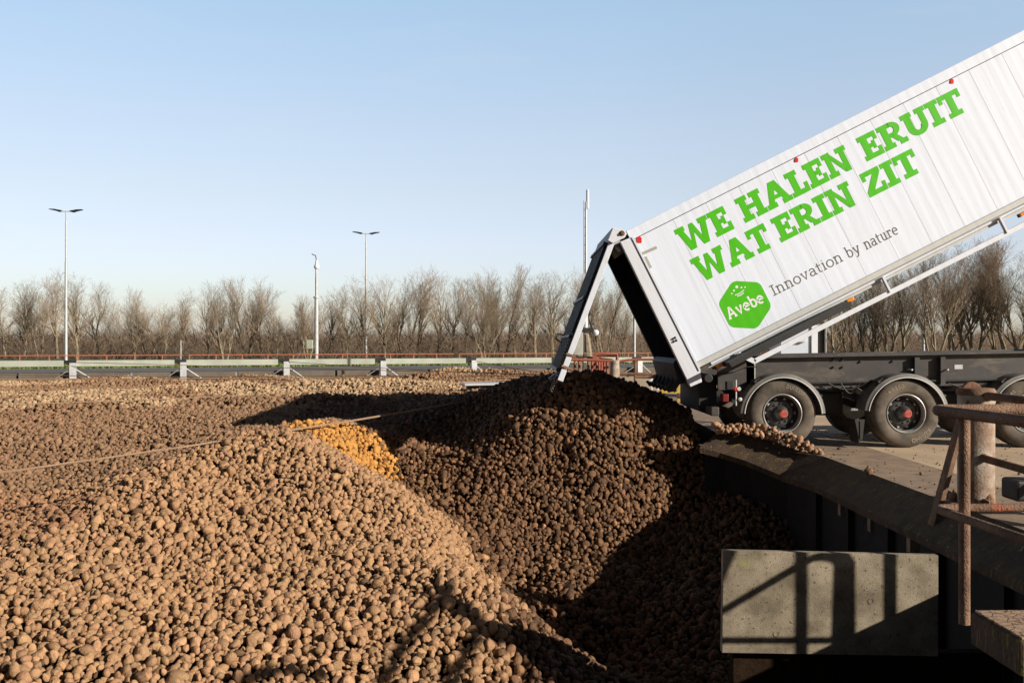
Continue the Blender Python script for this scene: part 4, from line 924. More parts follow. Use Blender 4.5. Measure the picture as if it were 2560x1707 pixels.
for i, ax in enumerate(AX):
    a0, a1 = FEND[i]; n = 30; zc = RW - .04; 
    b = MB(); vs = []
    for k in range(n + 1):
        a = math.radians(a0 + (a1 - a0) * k / n)
        for (r, y) in ((.605, -.01), (.662, 0.005), (.668, .05), (.672, .40), (.662, .40), (.656, .05), (.60, 0.0)):
            vs.append((ax + r * math.cos(a), D + y, zc + r * math.sin(a)))
    fs = []
    for k in range(n):
        for j in range(7):
            j2 = (j + 1) % 7; fs.append((k * 7 + j, k * 7 + j2, (k + 1) * 7 + j2, (k + 1) * 7 + j))
    b.add(vs, fs); fo = b.build('fender', M['fender'], tr, smooth=True)
    b = MB(); b.tube([(ax + .603 * math.cos(math.radians(a0 + (a1 - a0) * k / n)), D - .012, zc + .603 * math.sin(math.radians(a0 + (a1 - a0) * k / n))) for k in range(n + 1)], .009, n=6); b.build('fender_lip', M['lip'], fo, smooth=True)
    b = MB()
    for a in (28, 128):
        ar = math.radians(a); p0 = Vector((ax + .68 * math.cos(ar), D + .2, zc + .68 * math.sin(ar))); b.tube([p0 + Vector((0, -.17, 0)), p0 + Vector((0, .3, 0))], .022, n=10)
        t = Vector((-math.sin(ar), 0, math.cos(ar))); b.bar(p0 - t * .09 + Vector((0, -.12, 0)), p0 + t * .09 + Vector((0, -.12, 0)), .02, .012)
    b.build('fender_clamp', M['chassis'], fo, smooth=True)
b = MB(); x = wpx(2150, 0)[0]; b.prism([wpx(2137, 1048), wpx(2148, 1098), wpx(2156, 1100), wpx(2162, 1048)], D + .0, D + .02)
b.box(x - .02, x + .0, D + .0, D + .4, .08, .42); b.build('mud_flap', M['black'], tr)
b = MB()
for ax in AX: b.tube([(ax, D + .3, RW), (ax, D + TW - .3, RW)], .075, n=12); b.bar((ax - .15, D + .5, RW), (ax - .8, D + .5, .86), .1, .1); b.bar((ax - .15, D + 1.9, RW), (ax - .8, D + 1.9, .86), .1, .1)
b.build('axle', M['darksteel'], tr)
for k in range(2):
    b = MB(); b.box(AX[k] + .72, AX[k] + 1.2, D + .75, D + 1.75, .45, .85); b.build('air_tank', M['darksteel'], tr, bevel=.05)
# ------------------------------------------------------------------ near platform: block, rails, pipe
m3 = 300.0
bx0, bx1 = (1808 - CX) / m3, (2346 - CX) / m3
r = empty('concrete_block', (bx0, 8, -.9), 'weathered concrete slab in the pit crossed by railing shadows', 'concrete slab')
b = MB(); zt0, zt1, zb = H - (1376 - CY) / m3, H - (1388 - CY) / m3, H - (1631 - CY) / m3
b.hexa([(bx0 - .01, 8, zb), (bx1, 8, zb - .03), (bx1, 8.07, zb - .03), (bx0 - .01, 8.07, zb), (bx0, 8, zt0), (bx1, 8, zt1), (bx1, 8.07, zt1), (bx0, 8.07, zt0)])
b.build('slab', M['concrete'], r, bevel=.004)
b = MB(); b.hexa([(bx0 + .1, 8.1, -2.4), (4.2, 8.1, -2.4), (4.2, 8.35, -2.4), (bx0 + .1, 8.35, -2.4), (bx0 + .1, 8.1, zb - .035), (4.2, 8.1, zb - .035), (4.2, 8.22, zb - .035), (bx0 + .1, 8.22, zb - .035)])
b.build('footing', M['potbed'], r, bevel=.01)
b = MB()
for (px, py) in ((2178, 1502), (1890, 1472), (2010, 1478), (1941, 1584), (2102, 1424)):
    q_ = ((px - CX) / m3, H - (py - CY) / m3); b.lathe([(.022, .0), (.026, -.004), (.016, -.003), (.012, .008)], (q_[0], 8.0, q_[1]), 'Y', 14)
b.build('plug_ring', M['concrete'], r, smooth=True)
# platform the railing stands on
r = empty('platform', (2.0, 4.1, 0), 'concrete ledge covered with cracked dried mud at the lower right corner', 'platform')
b = MB(); b.box(1.97, 4.6, 3.72, 4.13, .36, .50); b.build('ledge', M['kerb'], r, bevel=.012)
b = MB(); b.box(1.985, 4.6, 3.735, 4.115, .502, .510); b.build('mud_crust', M['mud'], r)
b = MB(); b.box(2.03, 2.10, 3.74, 3.82, -1.6, .358); b.build('leg', M['mud'], r, bevel=.01)
b = MB(); b.box(2.25, 4.6, 3.8, 4.1, -2.5, .355); b.build('wall_below', M['pitwall'], r)
# near railing
r = empty('near_railing', (1.9, 4.1, .5), 'muddy rusty tube railing with a pointed corner in the right foreground', 'railing')
def bend(pts, n=6, rr=.06):
    out = [Vector(pts[0])]
    for i in range(1, len(pts) - 1):
        p = Vector(pts[i]); a = (Vector(pts[i - 1]) - p); c = (Vector(pts[i + 1]) - p); d = min(rr, a.length * .45, c.length * .45); a = p + a.normalized() * d; c = p + c.normalized() * d
        for k in range(n + 1): t = k / n; out.append(a * (1 - t) ** 2 + p * 2 * t * (1 - t) + c * t * t)
    out.append(Vector(pts[-1])); return out
zT, zM = 1.367, .945
tip = P(2342, 1025, 4.12); tipm = P(2336, 1271, 4.12)
farR = Vector((3.9, 4.28, zT)); nearR = Vector((3.1, 3.02, zT)); nearR2 = P(2560, 1050, 3.55); nearR2.z = zT
d_ = (nearR2 - tip); nearR = tip + d_ * 3.0; nearR.z = zT
b = MB(); b.tube(bend([farR, Vector((tip.x - .02, tip.y, zT)), nearR], 8, .07), .0235, n=14); b.build('top_rail', M['rust'], r, smooth=True)
fm = Vector((3.9, 4.22, zM)); nm = Vector((nearR.x, nearR.y - .02, zM - .02))
b = MB(); b.tube(bend([fm, Vector((tipm.x - .0, tipm.y, zM)), tip.lerp(nearR, .34) * 1.0 + Vector((0, 0, zM - zT - .015)), nm], 8, .06), .0185, n=14); b.build('middle_rail', M['rust'], r, smooth=True)
for t in (.2, 2.2):
    p = tip + d_ * t; 
    if t < 1: p = P(2411, 1030, 3.98)
    b = MB(); b.tube([(p.x, p.y, .49), (p.x, p.y, zT)], .0225, n=16); b.build('post', M['rust'], r, smooth=True)
b = MB(); b.box(2.86, 3.3, 5.65, 5.8, .70, 1.05); 
# pipe bollard with braces
Yp = 9.9; pc = P(2440, 1256, Yp); r = empty('pipe_bollard', (pc.x, Yp, 0), 'thick worn white pipe bollard with dirt cap behind the near railing', 'bollard')
zc_ = P(0, 982, Yp).z
b = MB(); b.tube([(pc.x, Yp, -.02), (pc.x, Yp, zc_)], .178, n=32); b.build('pipe', M['pipe'], r, smooth=True)
b = MB(); b.lathe([(.0, .06), (.17, .05), (.19, .02), (.19, -.015), (.178, -.02)], (pc.x, Yp, zc_), 'Z', 32); b.build('cap', M['rust'], r, smooth=True)
b = MB(); pts_ = [(-.17 + .34 * k / 10, .065 * math.sin(PI * k / 10) ** .7) for k in range(11)]
b.prism([(pc.x - .05 + a * .6, zc_ + .05 + c) for a, c in pts_][::-1], Yp - .03, Yp + .03); b.build('lug', M['rust'], r, bevel=.01)
b = MB(); t0 = P(2325, 1330, 9.7); b.bar(Vector((t0.x, 9.7, -.30)), Vector((pc.x - .12, 9.85, zc_ - .08)), .05, .14, up=(0, 1, 0)); b.build('brace', M['rust'], r, bevel=.006)
b = MB(); b.tube([(pc.x + .1, Yp - .05, zc_ - .09), P(2470, 990, 9.7), P(2560, 1000, 9.3), P(2900, 1035, 8.2)], .042, n=12); b.build('upper_arm', M['rust'], r, smooth=True)
b = MB(); b.tube([(pc.x, Yp - .1, P(0, 1133, Yp).z), P(2462, 1146, 9.7), P(2560, 1174, 9.2), P(2900, 1265, 8.0)], .040, n=12); b.build('lower_arm', M['rust'], r, smooth=True)
o_ = P(2900, 1150, 8.1); b = MB(); b.tube([(o_.x, o_.y, 0), (o_.x, o_.y, 1.1)], .045, n=12); b.build('end_post', M['rust'], r, smooth=True)
b = MB(); q_ = P(2560, 1228, 9.0); b.box(q_.x - .07, q_.x + .5, 9.0, 9.3, q_.z - .1, q_.z + .1); b.tube([(q_.x + .25, 9.15, 0), (q_.x + .25, 9.15, q_.z)], .06, n=10)
tag(b.build('stop_block', M['darksteel'], bevel=.03, origin=(q_.x, 9.15, 0)), 'dark rounded block at the right picture edge by the pipe bollard', 'block')
# unseen tubes added further right, laid along the sun rays to shade the slab
r = empty('slab_shadow_rails', (4.8, 6.9, 0), 'rusty tube railing right of the picture added to cast the shadow across the slab', 'railing')
SS = Vector((SUN.x / SUN.x, SUN.y / SUN.x, SUN.z / SUN.x))
def SH(px, py, t): return Vector(((px - CX) / m3, 8.0, H - (py - CY) / m3)) + SS * t
for (px, t, py0) in ((2003, 2.45, 1375), (2225, 1.95, 1375)):
    b = MB(); a = SH(px, py0 - 70, t); c = SH(px, 1660, t); b.tube([a, (c.x, c.y, min(c.z, .0))], .031, n=12); b.build('post', M['rust'], r, smooth=True)
b = MB(); b.tube(bend([SH(2090, 1700, 2.15), SH(2100, 1395, 2.15), SH(2040, 1388, 2.25), SH(1800, 1530, 3.2), SH(1680, 1600, 3.6)], 8, .12), .030, n=12); b.tube([SH(2120, 1660, 2.1), SH(2118, 1410, 2.1), SH(2095, 1375, 2.15)], .036, n=12); b.build('handrail', M['rust'], r, smooth=True)
b = MB(); b.tube([SH(1700, 1600, 2.5), SH(2120, 1600, 2.5)], .024, n=12); b.build('low_shadow_rail', M['rust'], r, smooth=True)

def surf(px, py):
    for Y in np.arange(6.5, 30, .05):
        q = P(px, py, Y)
        if hfun(q.x, q.y) + .03 > q.z: return q
    return q
def CS(px, py, xc): q = surf(px, py); return q + SS * (xc - q.x)
r = empty('heap_shadow_rails', (4.7, 6.0, 0), 'rusty tube railing right of the picture whose shadow falls on the near heap', 'railing')  # unseen tubes, placed and thickened so their shadow lines cross the heap
b = MB(); b.tube([CS(1070, 1468, 4.75), CS(1150, 1535, 4.75), CS(1240, 1610, 4.75)], .075, n=12); b.build('sloping_rail', M['rust'], r, smooth=True)
b = MB(); b.tube([CS(1092, 1490, 4.75), CS(1010, 1600, 4.75), CS(940, 1715, 4.75)], .045, n=10); b.build('rail', M['rust'], r, smooth=True)
b = MB(); b.tube([CS(1185, 1570, 4.75), CS(1150, 1640, 4.75), CS(1105, 1720, 4.75)], .05, n=10); b.build('upright', M['rust'], r, smooth=True)
b = MB(); b.tube([CS(590, 1705, 4.8), CS(680, 1672, 4.8), CS(790, 1690, 4.8)], .06, n=10); b.build('shadow_tube', M['rust'], r, smooth=True)  # tube added only for the shadow blot at the heap foot
# ------------------------------------------------------------------ trees
def make_tree(seed, hgt, spread, stems, name, cat, twig=1.0):
    rd = random.Random(seed); T = MB(); Cn = MB()
    r = empty(name, (0, 0, 0)); 
    def tri(mb, a, c, ra, rc, n=3):
        d = (c - a)
        if d.length < 1e-4: return
        d.normalize(); s = d.cross(Vector((.3, .2, .9))).normalized(); u = d.cross(s); o = len(mb.v)
        for q, rad in ((a, ra), (c, rc)):
            for k in range(n): t = 2 * PI * k / n; mb.v.append(tuple(q + (s * math.cos(t) + u * math.sin(t)) * rad))
        for k in range(n): mb.f.append((o + k, o + (k + 1) % n, o + n + (k + 1) % n, o + n + k))
    def grow(p, d, L, rad, lv):
        steps = 5 if lv < 2 else 3; q = p
        for i in range(steps):
            up = (.10, .09, .05, .02, 0, 0)[lv]
            d = (d + Vector((rd.gauss(0, .10 + .04 * lv), rd.gauss(0, .10 + .04 * lv), up + rd.gauss(0, .05)))).normalized()
            q2 = q + d * (L / steps); r0 = rad * (1 - .75 * i / steps); r1 = rad * (1 - .75 * (i + 1) / steps)
            mb = T if lv < 2 else Cn; tri(mb, q, q2, r0, r1, 6 if lv == 0 else (4 if lv == 1 else 3))
            if lv < 5:
                if lv == 0: k = 3 if i > 0 else 1
                elif lv == 1: k = 2 if i > 0 else 1
                elif lv == 2: k = 2 if i else 1
                elif lv == 3: k = 2 if i else 1
                else: k = 1 if rd.random() < .8 * twig else 0
                if lv >= 3 and rd.random() > twig: k = max(0, k - 1)
                for _ in range(k):
                    a = rd.uniform(0, 2 * PI); tl = rd.uniform(.45, .95) * spread
                    s = d.cross(Vector((math.cos(a), math.sin(a), .1))).normalized()
                    nd = (d + s * tl + Vector((0, 0, .15))).normalized()
                    grow(q2, nd, L * rd.uniform(.42, .66) * (1 - .25 * i / steps), max(r1 * .66, .0065), lv + 1)
            q = q2
    for k in range(stems):
        a = 2 * PI * k / stems + rd.random(); lean = .0 if stems == 1 else rd.uniform(.08, .28)
        p0 = Vector((math.cos(a), math.sin(a), 0)) * (.0 if stems == 1 else .25)
        grow(p0, Vector((math.cos(a) * lean, math.sin(a) * lean, 1)).normalized(), hgt * rd.uniform(.62, .72), (.19 if stems == 1 else .125) * hgt / 8.5, 0)
    # normalise the height
    zs = [v[2] for v in T.v + Cn.v]; k = hgt / np.percentile(zs, 99.7)
    for mb in (T, Cn): mb.v = [(v[0] * k * 1.1, v[1] * k * 1.1, v[2] * k) for v in mb.v]
    def raw(mb, nm, mt):
        me = bpy.data.meshes.new(nm); me.from_pydata(mb.v, [], mb.f); me.update(); me.materials.append(mt); o = bpy.data.objects.new(nm, me); COL.objects.link(o); o.parent = r
    raw(T, 'trunk', M['bark']); raw(Cn, 'crown', M['twig'])
    return r
def copy_tree(o):
    c = o.copy(); COL.objects.link(c)
    for ch in list(o.children):
        d = ch.copy(); COL.objects.link(d); d.parent = c
    return c
PR = [make_tree(s, 8.5, sp, st, 'bare_tree', 'tree', tw) for s, sp, st, tw in ((1, .75, 1, .3), (2, .9, 1, .4), (5, .5, 3, .15), (9, .7, 2, .28), (14, .5, 3, .15), (21, .9, 1, .4))]
print('tree faces', [sum(len(c.data.polygons) for c in p.children) for p in PR])
used = [False] * len(PR)
TREES = [ # px, top py, kind, what it is next to
 (14,718,5,'leftmost bare tree, cut by the left picture edge'),(62,696,0,'bare tree with spreading limbs near the left picture edge'),(98,700,3,'bare tree left of the tallest left lamp post'),
 (143,678,1,'wide bare tree just left of the leftmost lamp post'),(192,676,1,'wide bare tree just right of the leftmost lamp post'),(246,704,5,'bushy bare tree standing second right of the leftmost lamp post'),
 (300,748,3,'low bare tree where the treetops dip left of the marker rod'),(338,762,5,'lowest bare tree in the dip of the treetops'),(369,722,2,'bare tree with brown remaining leaves low down'),(405,752,3,'small bare tree behind the second beam rail post'),
 (451,722,1,'round reddish bare tree directly behind the second beam rail post'),(522,708,0,'tall airy bare tree left of a pair of slim trees'),(562,692,2,'slim multi stem bare tree, left one of a tall pair'),(618,694,4,'multi stem bare tree, right one of a tall pair'),
 (656,724,5,'bare tree between the tall pair and the camera mast'),(690,742,3,'small bare tree two places left of the camera mast'),(740,756,2,'thin bare tree behind the camera mast box'),(770,738,4,'multi stem bare tree touching the camera mast on its left'),
 (826,726,1,'dense bare tree between camera mast and lamp post'),(868,712,5,'wide bare tree just left of the second lamp post'),(905,694,1,'spreading bare tree right behind the second lamp post'),
 (962,684,0,'airy bare tree first right of the second lamp post'),(1005,676,3,'tall bare tree second right of the second lamp post'),(1045,668,1,'tall bare tree third right of the second lamp post'),(1096,676,0,'bare tree with a pale forked trunk fourth right of the second lamp post'),
 (1132,694,5,'bare tree with low spreading limbs between lamp post and rail post'),(1176,684,3,'bare tree directly above the fifth beam rail post'),(1214,702,2,'slender bare tree right of the fifth beam rail post'),(1256,662,4,'tallest multi stem bare tree left of the antenna mast'),
 (1296,694,3,'bare tree third to the left of the antenna mast'),(1338,680,1,'broad bare tree second to the left of the antenna mast'),(1380,672,0,'bare tree next left of the antenna mast behind the tailgate'),(1432,690,3,'bare tree right behind the open tailgate'),
 (1506,668,4,'fan shaped bare tree framed between tailgate and cargo box'),(1556,740,2,'bare tree half hidden by the rear opening of the cargo box'),
 (2088,700,5,'bare tree above the kiosk pillar below the cargo box'),(2130,690,4,'multi stem bare tree right of the kiosk'),(2172,680,2,'bare tree second right of the kiosk'),(2215,650,4,'dense multi stem bare tree behind the guard hanger'),
 (2262,636,3,'bare tree next left of the slim lamp post behind the trailer'),(2338,626,4,'multi stem bare tree next right of the slim lamp post'),(2385,612,2,'tall bare tree second right of the slim lamp post'),(2432,600,4,'tall multi stem bare tree third right of the slim lamp post'),
 (2484,596,1,'tall bare tree fourth right of the slim lamp post'),(2524,606,2,'bare tree second from the right picture edge'),(2562,592,4,'bare tree cut by the right picture edge'),
]
rt = random.Random(5)
def put(px, top, kind, label, Y, grp, zb=.15):
    x = (px - CX) / F * Y; hgt = H + (CY - top) / F * Y - zb
    if not used[kind]: o = PR[kind]; used[kind] = True
    else: o = copy_tree(PR[kind])
    s = hgt / 8.5; o.location = (x, Y, zb); o.scale = (s * rt.uniform(.9, 1.05), s * rt.uniform(.9, 1.05), s); o.rotation_euler = (0, 0, rt.uniform(0, 6.28))
    o['label'] = label; o['category'] = 'tree'; o['group'] = grp
for (px, top, kd, lb) in TREES: put(px, top, kd, lb, 78 + rt.uniform(-4, 6) - (10 if px > 2000 else 0), 'bare winter trees in the row behind the yard')
n_ = 0
for px in list(range(-60, 1640, 130)) + list(range(1960, 2640, 130)):
    base_top = min(TREES, key=lambda t: abs(t[0] - px))[1]
    put(px + rt.uniform(-16, 16), base_top + rt.uniform(45, 100), rt.randrange(6), 'lower bare tree in the dense second row, behind the front row of bare trees', 98 + rt.uniform(-6, 8), 'second row of bare trees')
# brushwood
def brush(name, x0, x1, Y0, Y1, n, hmin, hmax, seed, lbl):
    g = np.random.default_rng(seed); Y = g.uniform(Y0, Y1, n); u = g.uniform(x0, x1, n); x = (u - CX) / F * Y; hh = g.uniform(hmin, hmax, n) * (1 + .25 * np.sin(x * .5) + .15 * np.sin(x * 1.7 + 1)) * g.uniform(.5, 1, n)
    lx = g.normal(0, .85, n) * hh; ly = g.normal(0, .8, n) * hh; w_ = g.uniform(.012, .03, n)
    z0 = np.where(g.random(n) < .4, 0.1, g.uniform(.1, 2.2, n))
    p0 = np.stack([x, Y, z0], -1); p1 = np.stack([x + lx, Y + ly, z0 + hh * g.uniform(.2, 1, n)], -1); sd = np.stack([w_, 0 * w_, 0 * w_], -1); sd2 = np.stack([0 * w_, w_, 0 * w_], -1)
    V = np.stack([p0 - sd, p0 + sd, p0 + sd2, p1], 1).reshape(-1, 3); k = np.arange(n) * 4
    Fc = np.concatenate([np.stack([k, k + 1, k + 3], -1), np.stack([k + 1, k + 2, k + 3], -1), np.stack([k + 2, k, k + 3], -1)])
    me = bpy.data.meshes.new(name); me.from_pydata(V.tolist(), [], Fc.tolist()); me.update(); me.materials.append(M['brush']); o = bpy.data.objects.new(name, me); COL.objects.link(o); o['kind'] = 'stuff'; return o
brush('brushwood', -300, 2860, 72, 120, 50000, .7, 2.2, 4, '')
brush('distant_wood', -400, 2960, 220, 330, 50000, 3.5, 7.5, 8, '')

# ------------------------------------------------------------------ potatoes
def potato_mesh(seed, el, lump):
    bm = bmesh.new(); bmesh.ops.create_icosphere(bm, subdivisions=4, radius=1.0); rd = random.Random(seed); off = Vector((rd.uniform(-50, 50),) * 3)
    for v in bm.verts:
        p = v.co.copy(); n = mnoise.noise(p * .9 + off) * lump + mnoise.noise(p * 2.1 + off) * lump * .35 + mnoise.noise(p * 5 + off) * .015
        v.co = p * (1 + n); v.co.x *= el; v.co.y *= rd.random() * 0 + 1.0; v.co.z *= .86
    me = bpy.data.meshes.new('potato'); bm.to_mesh(me); bm.free(); me.polygons.foreach_set('use_smooth', [True] * len(me.polygons)); me.materials.append(M['potinst']); return me
PM = [potato_mesh(s, e, l) for s, e, l in ((1, 1.28, .16), (2, 1.12, .18), (3, 1.38, .22), (4, 1.05, .12), (5, 1.22, .26), (6, 1.5, .2), (7, 1.15, .36))]
def srgb(r, g, b_): return np.array([((c / 255) ** 2.2) for c in (r, g, b_)])
def tint(x, y, z, g):
    """colours of the different deliveries by where they were tipped, some shade painted in"""
    n = len(x); tan = np.array([.41, .238, .125]); dark = np.array([.155, .082, .041]); amber = np.array([.56, .27, .07]); pale = np.array([.46, .31, .18]); red = np.array([.35, .19, .10])
    px = CX + x / y * F; py = CY + (H - z) / y * F
    out = np.tile(tan, (n, 1)); jit = g.normal(0, 1, n)
    brownfar = (y > 15.5); out[brownfar] = np.array([.29, .17, .095])
    # pale bands in the far field
    nz = np.sin(x * .55 + 1) * 1.2 + np.sin(x * 1.7) * .4
    band = (np.abs(y - (29.5 + nz)) < 2.0) & (x < -1.5) | (np.abs(y - (23.5 + nz * .5)) < 1.1) & (x < -8) | (np.abs(y - 36.5 - nz) < 1.4) & (x < -5) | ((x + 2.0) ** 2 + (y - 41) ** 2 < 2.4)
    out[band] = pale
    # dark wet potatoes being tipped; the tint also paints shade on the near heap
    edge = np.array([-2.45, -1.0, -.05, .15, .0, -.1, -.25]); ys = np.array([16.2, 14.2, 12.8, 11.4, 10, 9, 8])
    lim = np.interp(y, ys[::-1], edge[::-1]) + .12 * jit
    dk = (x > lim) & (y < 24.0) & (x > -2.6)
    dk |= (x > -4.5) & (y > 17.0) & (y < 23) & (x > -4.5 + (23 - y) * .0) & ((y - 17.0) * .9 > (-x - 2.4))  # same dark tint painted into the shaded hollow behind the amber patch
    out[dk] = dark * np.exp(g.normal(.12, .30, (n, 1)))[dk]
    am = ((x + 2.9) / 1.0) ** 2 + ((y - 15.95 + .12 * x) / .7) ** 2 < 1 + .15 * jit; am &= ~((x > lim) & (y < 15.9))
    out[am] = amber
    rd_ = (y < 16.2) & (x < -4.6) & (py > 1235) & (x < -4.4 - (14 - y) * .2) & (y > 11.2) & (hcross(x, y)); out[rd_] = red
    out = out * np.exp(g.normal(0, .12, (n, 1))) * (1 + g.normal(0, .02, (n, 3)))
    cl = g.random(n) < .018; out[cl] *= .38
    return np.clip(out, .01, .85)
def hcross(x, y):   # behind the crest of the near heap
    cx_ = np.array([-5.6, -5.35, -5.0, -4.85, -4.6, -3.5]); cy_ = np.array([10.3, 11.1, 12.1, 13.1, 14.0, 15.2])
    return y > np.interp(x, cx_, cy_) 
def scatter(s, y0, y1, g, layer):
    ys = np.arange(y0, y1, s * .92); X = []; Yv = []
    for i, yy in enumerate(ys):
        xm = .56 * (yy + 1) + .5; xs = np.arange(-xm, min(4.5, xm), s) + (i % 2) * s / 2; X.append(xs); Yv.append(np.full(len(xs), yy))
    x = np.concatenate(X); y = np.concatenate(Yv); x = x + g.normal(0, s * .24, len(x)); y = y + g.normal(0, s * .24, len(x)); k = (x < xedge(y) - np.where(y > 14.3, -.05, .30)); x = x[k]; y = y[k]
    return x, y
g = np.random.default_rng(21)
allx = []; 
for (s, y0, y1, sc, zo) in ((.066, 4.6, 22, .77, .0), (.135, 4.6, 22, 1.0, .024), (.092, 22, 45.5, 1.02, .0), (.18, 22, 45.5, 1.25, .03)):
    x, y = scatter(s, y0, y1, g, 0)
    k = y < wall_y(x) + .1; x = x[k]; y = y[k]
    z = hfun(x, y)
    rad = .0425 * sc * np.exp(g.normal(0, .27, len(x))); rad = np.where(g.random(len(x)) < .012, rad * 1.45, rad); rad = np.clip(rad, .022, .098)
    z = z + zo + g.normal(0, .020, len(x)) - (rad - .045) * .25
    # a steep slope needs the offset along its normal: lift only slightly
    allx.append(np.stack([x, y, z, rad], -1))
for rep in range(2):     # steep faces need more potatoes per metre seen from above
    x, y = scatter(.066, 8, 20, g, 0); e_ = .05
    gxx = (hfun(x + e_, y) - hfun(x - e_, y)) / (2 * e_); gyy = (hfun(x, y + e_) - hfun(x, y - e_)) / (2 * e_)
    sl_ = np.sqrt(1 + gxx ** 2 + gyy ** 2) - 1; k = (g.random(len(x)) < np.clip(sl_ * 1.1, 0, 1)) & (sl_ > .1); x = x[k]; y = y[k]
    rad = np.clip(.033 * np.exp(g.normal(0, .25, len(x))), .022, .08); allx.append(np.stack([x, y, hfun(x, y) + g.normal(.0, .03, len(x)), rad], -1))
A = np.concatenate(allx)
k = ~((A[:, 0] > 1.5) & (A[:, 0] < 4.3) & (A[:, 1] > 7.3) & (A[:, 1] < 8.5)) & (A[:, 2] < 1.7)
A = A[k]
x, y, z, rad = A.T
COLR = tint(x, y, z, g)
print('potatoes', len(A))
# the ones that show largest become objects of their own
ppx = CX + x / y * F; ppy = CY + (H - z) / y * F
vis = (ppx > 0) & (ppx < 1230) & (ppy > 1250) & (ppy < 1707)
size = np.where(vis, rad / y, 0); idx = np.argsort(-size)[:165]; single = np.zeros(len(A), bool); single[idx] = True
SING = []
def potato_obj(p, r_, c_, lbl, grp, seed):
    rd = random.Random(seed); me = PM[rd.randrange(len(PM))]
    o = bpy.data.objects.new('potato', me); COL.objects.link(o); o.location = p; s = r_ * .92; o.scale = (s, s * rd.uniform(.88, 1.05), s); o.rotation_euler = (rd.uniform(0, 6.3), rd.uniform(0, 6.3), rd.uniform(0, 6.3))
    o['tint'] = [float(q) for q in c_]
    tag(o, lbl, 'potato', grp); SING.append(o); return o
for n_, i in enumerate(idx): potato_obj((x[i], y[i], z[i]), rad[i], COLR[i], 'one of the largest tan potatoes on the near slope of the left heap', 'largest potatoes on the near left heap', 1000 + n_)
# potatoes spilled along the quay edge
rd = random.Random(77); n_ = 0; placed = []
def ridge(t):     # path of the spilled row: picture column, base row, height of the row, distance
    return 2050 - 262 * t, 1138 - 62 * t - 10 * math.sin(PI * t), (7 + 17 * min(1, t * 4)) * (1 - .55 * max(0, t - .55) / .45), 14.15 + .62 * min(1, t * 1.7)
for i in range(6000):
    t = rd.random() ** 1.15; px, py, hh, Yr = ridge(t); r_ = min(.072, max(.028, .044 * math.exp(rd.gauss(0, .24)))); v_ = rd.random() ** 1.6
    dY = rd.uniform(-.16, .16) * (1 - v_ * .7); q_ = P(px, py - 4, Yr); pz = q_.z + v_ * hh / F * Yr + r_ * .15 - max(0, dY) * .5 ; xx, yy = q_.x, Yr + dY
    if [q for q in placed if (q[0] - xx) ** 2 + (q[1] - yy) ** 2 + (q[2] - pz) ** 2 < ((q[3] + r_) * .80) ** 2]: continue
    placed.append((xx, yy, pz, r_)); c = np.array([.40, .235, .14]) * math.exp(rd.gauss(0, .15)); potato_obj((xx, yy, pz), r_, c, 'small brown potato in the row spilled along the quay edge', 'potatoes spilled along the quay edge', 3000 + i); n_ += 1
    if n_ >= 124: break
print('spill', n_)
for i, (px, py, Yy, r_, lb) in enumerate(((2162, 1177, 12.1, .056, 'round lone potato lying on the kerb edge in front of the middle wheel'), (2175, 1171, 12.3, .034, 'small dark potato touching the round lone potato on the kerb edge'), (2308, 1183, 11.9, .022, 'tiny dark potato lying alone on the sunlit yard'), (2541, 1184, 12.0, .02, 'tiny potato at the right picture edge on the sunlit yard'), (2103, 1121, 14.6, .028, 'small potato lying alone on the yard between first and second wheel'),
        (2370, 1237, 10.2, .05, 'upright potato left of the pipe bollard foot'), (2383, 1250, 10.0, .052, 'potato lying between the red brace and the pipe bollard'), (2390, 1232, 10.3, .045, 'rear potato in the clump left of the pipe bollard'), (2472, 1245, 9.75, .06, 'large dark potato at the right side of the pipe bollard foot'), (2462, 1254, 9.65, .045, 'pale potato in front of the pipe bollard foot'), (2442, 1257, 9.62, .045, 'half hidden potato at the front of the pipe bollard foot'))):
    q_ = P(px, py, Yy); potato_obj((q_.x, (H - r_ * .8) / (py - CY) * F if py > 900 and i < 5 else Yy, r_ * .8), r_, (.26, .15, .085) if i not in (3, 4) else (.10, .06, .04), lb, None, 5000 + i)
# everything else: one instanced object
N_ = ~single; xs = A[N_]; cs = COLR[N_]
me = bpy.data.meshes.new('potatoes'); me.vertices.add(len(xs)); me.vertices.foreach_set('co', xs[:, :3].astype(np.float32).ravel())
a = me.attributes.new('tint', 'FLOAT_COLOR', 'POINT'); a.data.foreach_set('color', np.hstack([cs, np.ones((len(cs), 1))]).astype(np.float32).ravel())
a = me.attributes.new('rad', 'FLOAT', 'POINT'); a.data.foreach_set('value', (xs[:, 3] * .92).astype(np.float32))
a = me.attributes.new('rot', 'FLOAT_VECTOR', 'POINT'); a.data.foreach_set('vector', g.uniform(0, 6.283, (len(xs), 3)).astype(np.float32).ravel())
a = me.attributes.new('kind', 'INT', 'POINT'); a.data.foreach_set('value', g.integers(0, len(PM), len(xs)).astype(np.int32))
me.update(); po = bpy.data.objects.new('potatoes', me); COL.objects.link(po); po['kind'] = 'stuff'
ng = bpy.data.node_groups.new('heap', 'GeometryNodeTree'); ng.interface.new_socket('Geometry', in_out='INPUT', socket_type='NodeSocketGeometry'); ng.interface.new_socket('Geometry', in_out='OUTPUT', socket_type='NodeSocketGeometry')
gi = ng.nodes.new('NodeGroupInput'); go = ng.nodes.new('NodeGroupOutput'); mp_ = ng.nodes.new('GeometryNodeMeshToPoints'); iop = ng.nodes.new('GeometryNodeInstanceOnPoints'); g2 = ng.nodes.new('GeometryNodeGeometryToInstance')
srcs = []
for k_, pm in enumerate(PM): srcs.append(next(o for o in SING if o.data == pm))
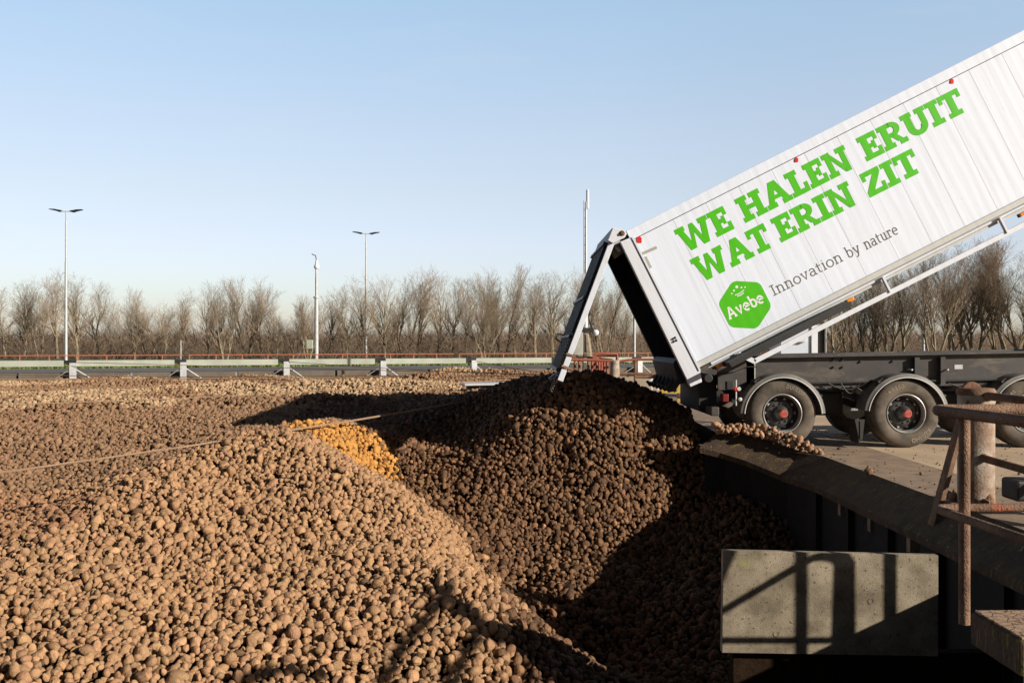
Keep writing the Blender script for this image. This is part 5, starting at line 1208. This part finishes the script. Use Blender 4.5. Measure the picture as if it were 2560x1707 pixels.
for o in reversed(srcs):
    oi = ng.nodes.new('GeometryNodeObjectInfo'); oi.inputs['Object'].default_value = o; oi.inputs['As Instance'].default_value = True; oi.transform_space = 'ORIGINAL'; ng.links.new(oi.outputs['Geometry'], g2.inputs[0])
def natt(nm, ty):
    n = ng.nodes.new('GeometryNodeInputNamedAttribute'); n.data_type = ty; n.inputs['Name'].default_value = nm; return n.outputs['Attribute']
jg = ng.nodes.new('GeometryNodeJoinGeometry')
for l in list(ng.links): ng.links.remove(l)
for n in [n for n in ng.nodes if n.bl_idname == 'GeometryNodeObjectInfo']: ng.links.new(n.outputs['Geometry'], jg.inputs[0])
ng.links.new(gi.outputs[0], mp_.inputs[0]); ng.links.new(mp_.outputs[0], iop.inputs['Points']); ng.links.new(jg.outputs[0], iop.inputs['Instance'])
iop.inputs['Pick Instance'].default_value = True; ng.links.new(natt('kind', 'INT'), iop.inputs['Instance Index'])
er = ng.nodes.new('FunctionNodeEulerToRotation'); ng.links.new(natt('rot', 'FLOAT_VECTOR'), er.inputs[0]); ng.links.new(er.outputs[0], iop.inputs['Rotation'])
cv = ng.nodes.new('ShaderNodeCombineXYZ'); ra = natt('rad', 'FLOAT')
for i in range(3): ng.links.new(ra, cv.inputs[i])
ng.links.new(cv.outputs[0], iop.inputs['Scale']); ng.links.new(iop.outputs[0], go.inputs[0])
md = po.modifiers.new('heap', 'NODES'); md.node_group = ng
# straw and roots between the potatoes
b = MB(); rd = random.Random(8)
for i in range(420):
    yy = rd.uniform(8.5, 20); xx = rd.uniform(-.5 * yy, min(3.5, .5 * yy)); zz = float(hfun(xx, yy)) + .055; a_ = rd.uniform(0, 6.3); L_ = rd.uniform(.05, .16); pts = [Vector((xx, yy, zz))]
    for k in range(4): a_ += rd.gauss(0, .5); pts.append(pts[-1] + Vector((math.cos(a_), math.sin(a_), rd.gauss(.05, .25))) * L_ / 4)
    b.tube(pts, .0022, n=3, cap=False)
tag(b.build('straw', mat('straw_root', (.35, .24, .14), .9)), kind='stuff')
# small soil crumbs on the yard
b = MB()
for i in range(500):
    yy = rd.uniform(9.5, 20); xx = rd.uniform(4.55, min(12, .53 * yy + .4)) if .53 * yy > 4.6 else 4.6; s_ = rd.uniform(.004, .016) * (1 if rd.random() < .95 else 1.8); c = Vector((xx, yy, .004 + s_ * .4)); 
    vs = [c + Vector((rd.uniform(.6, 1.3) * s_ * dx_, rd.uniform(.6, 1.3) * s_ * dy_, rd.uniform(.3, .8) * s_ * dz_)) for dx_, dy_, dz_ in ((1, 0, 0), (-1, 0, 0), (0, 1, 0), (0, -1, 0), (0, 0, 1), (0, 0, -1))]
    b.add(vs, [(0, 2, 4), (2, 1, 4), (1, 3, 4), (3, 0, 4), (2, 0, 5), (1, 2, 5), (3, 1, 5), (0, 3, 5)])
tag(b.build('soil_crumbs', M['potbed']), kind='stuff')
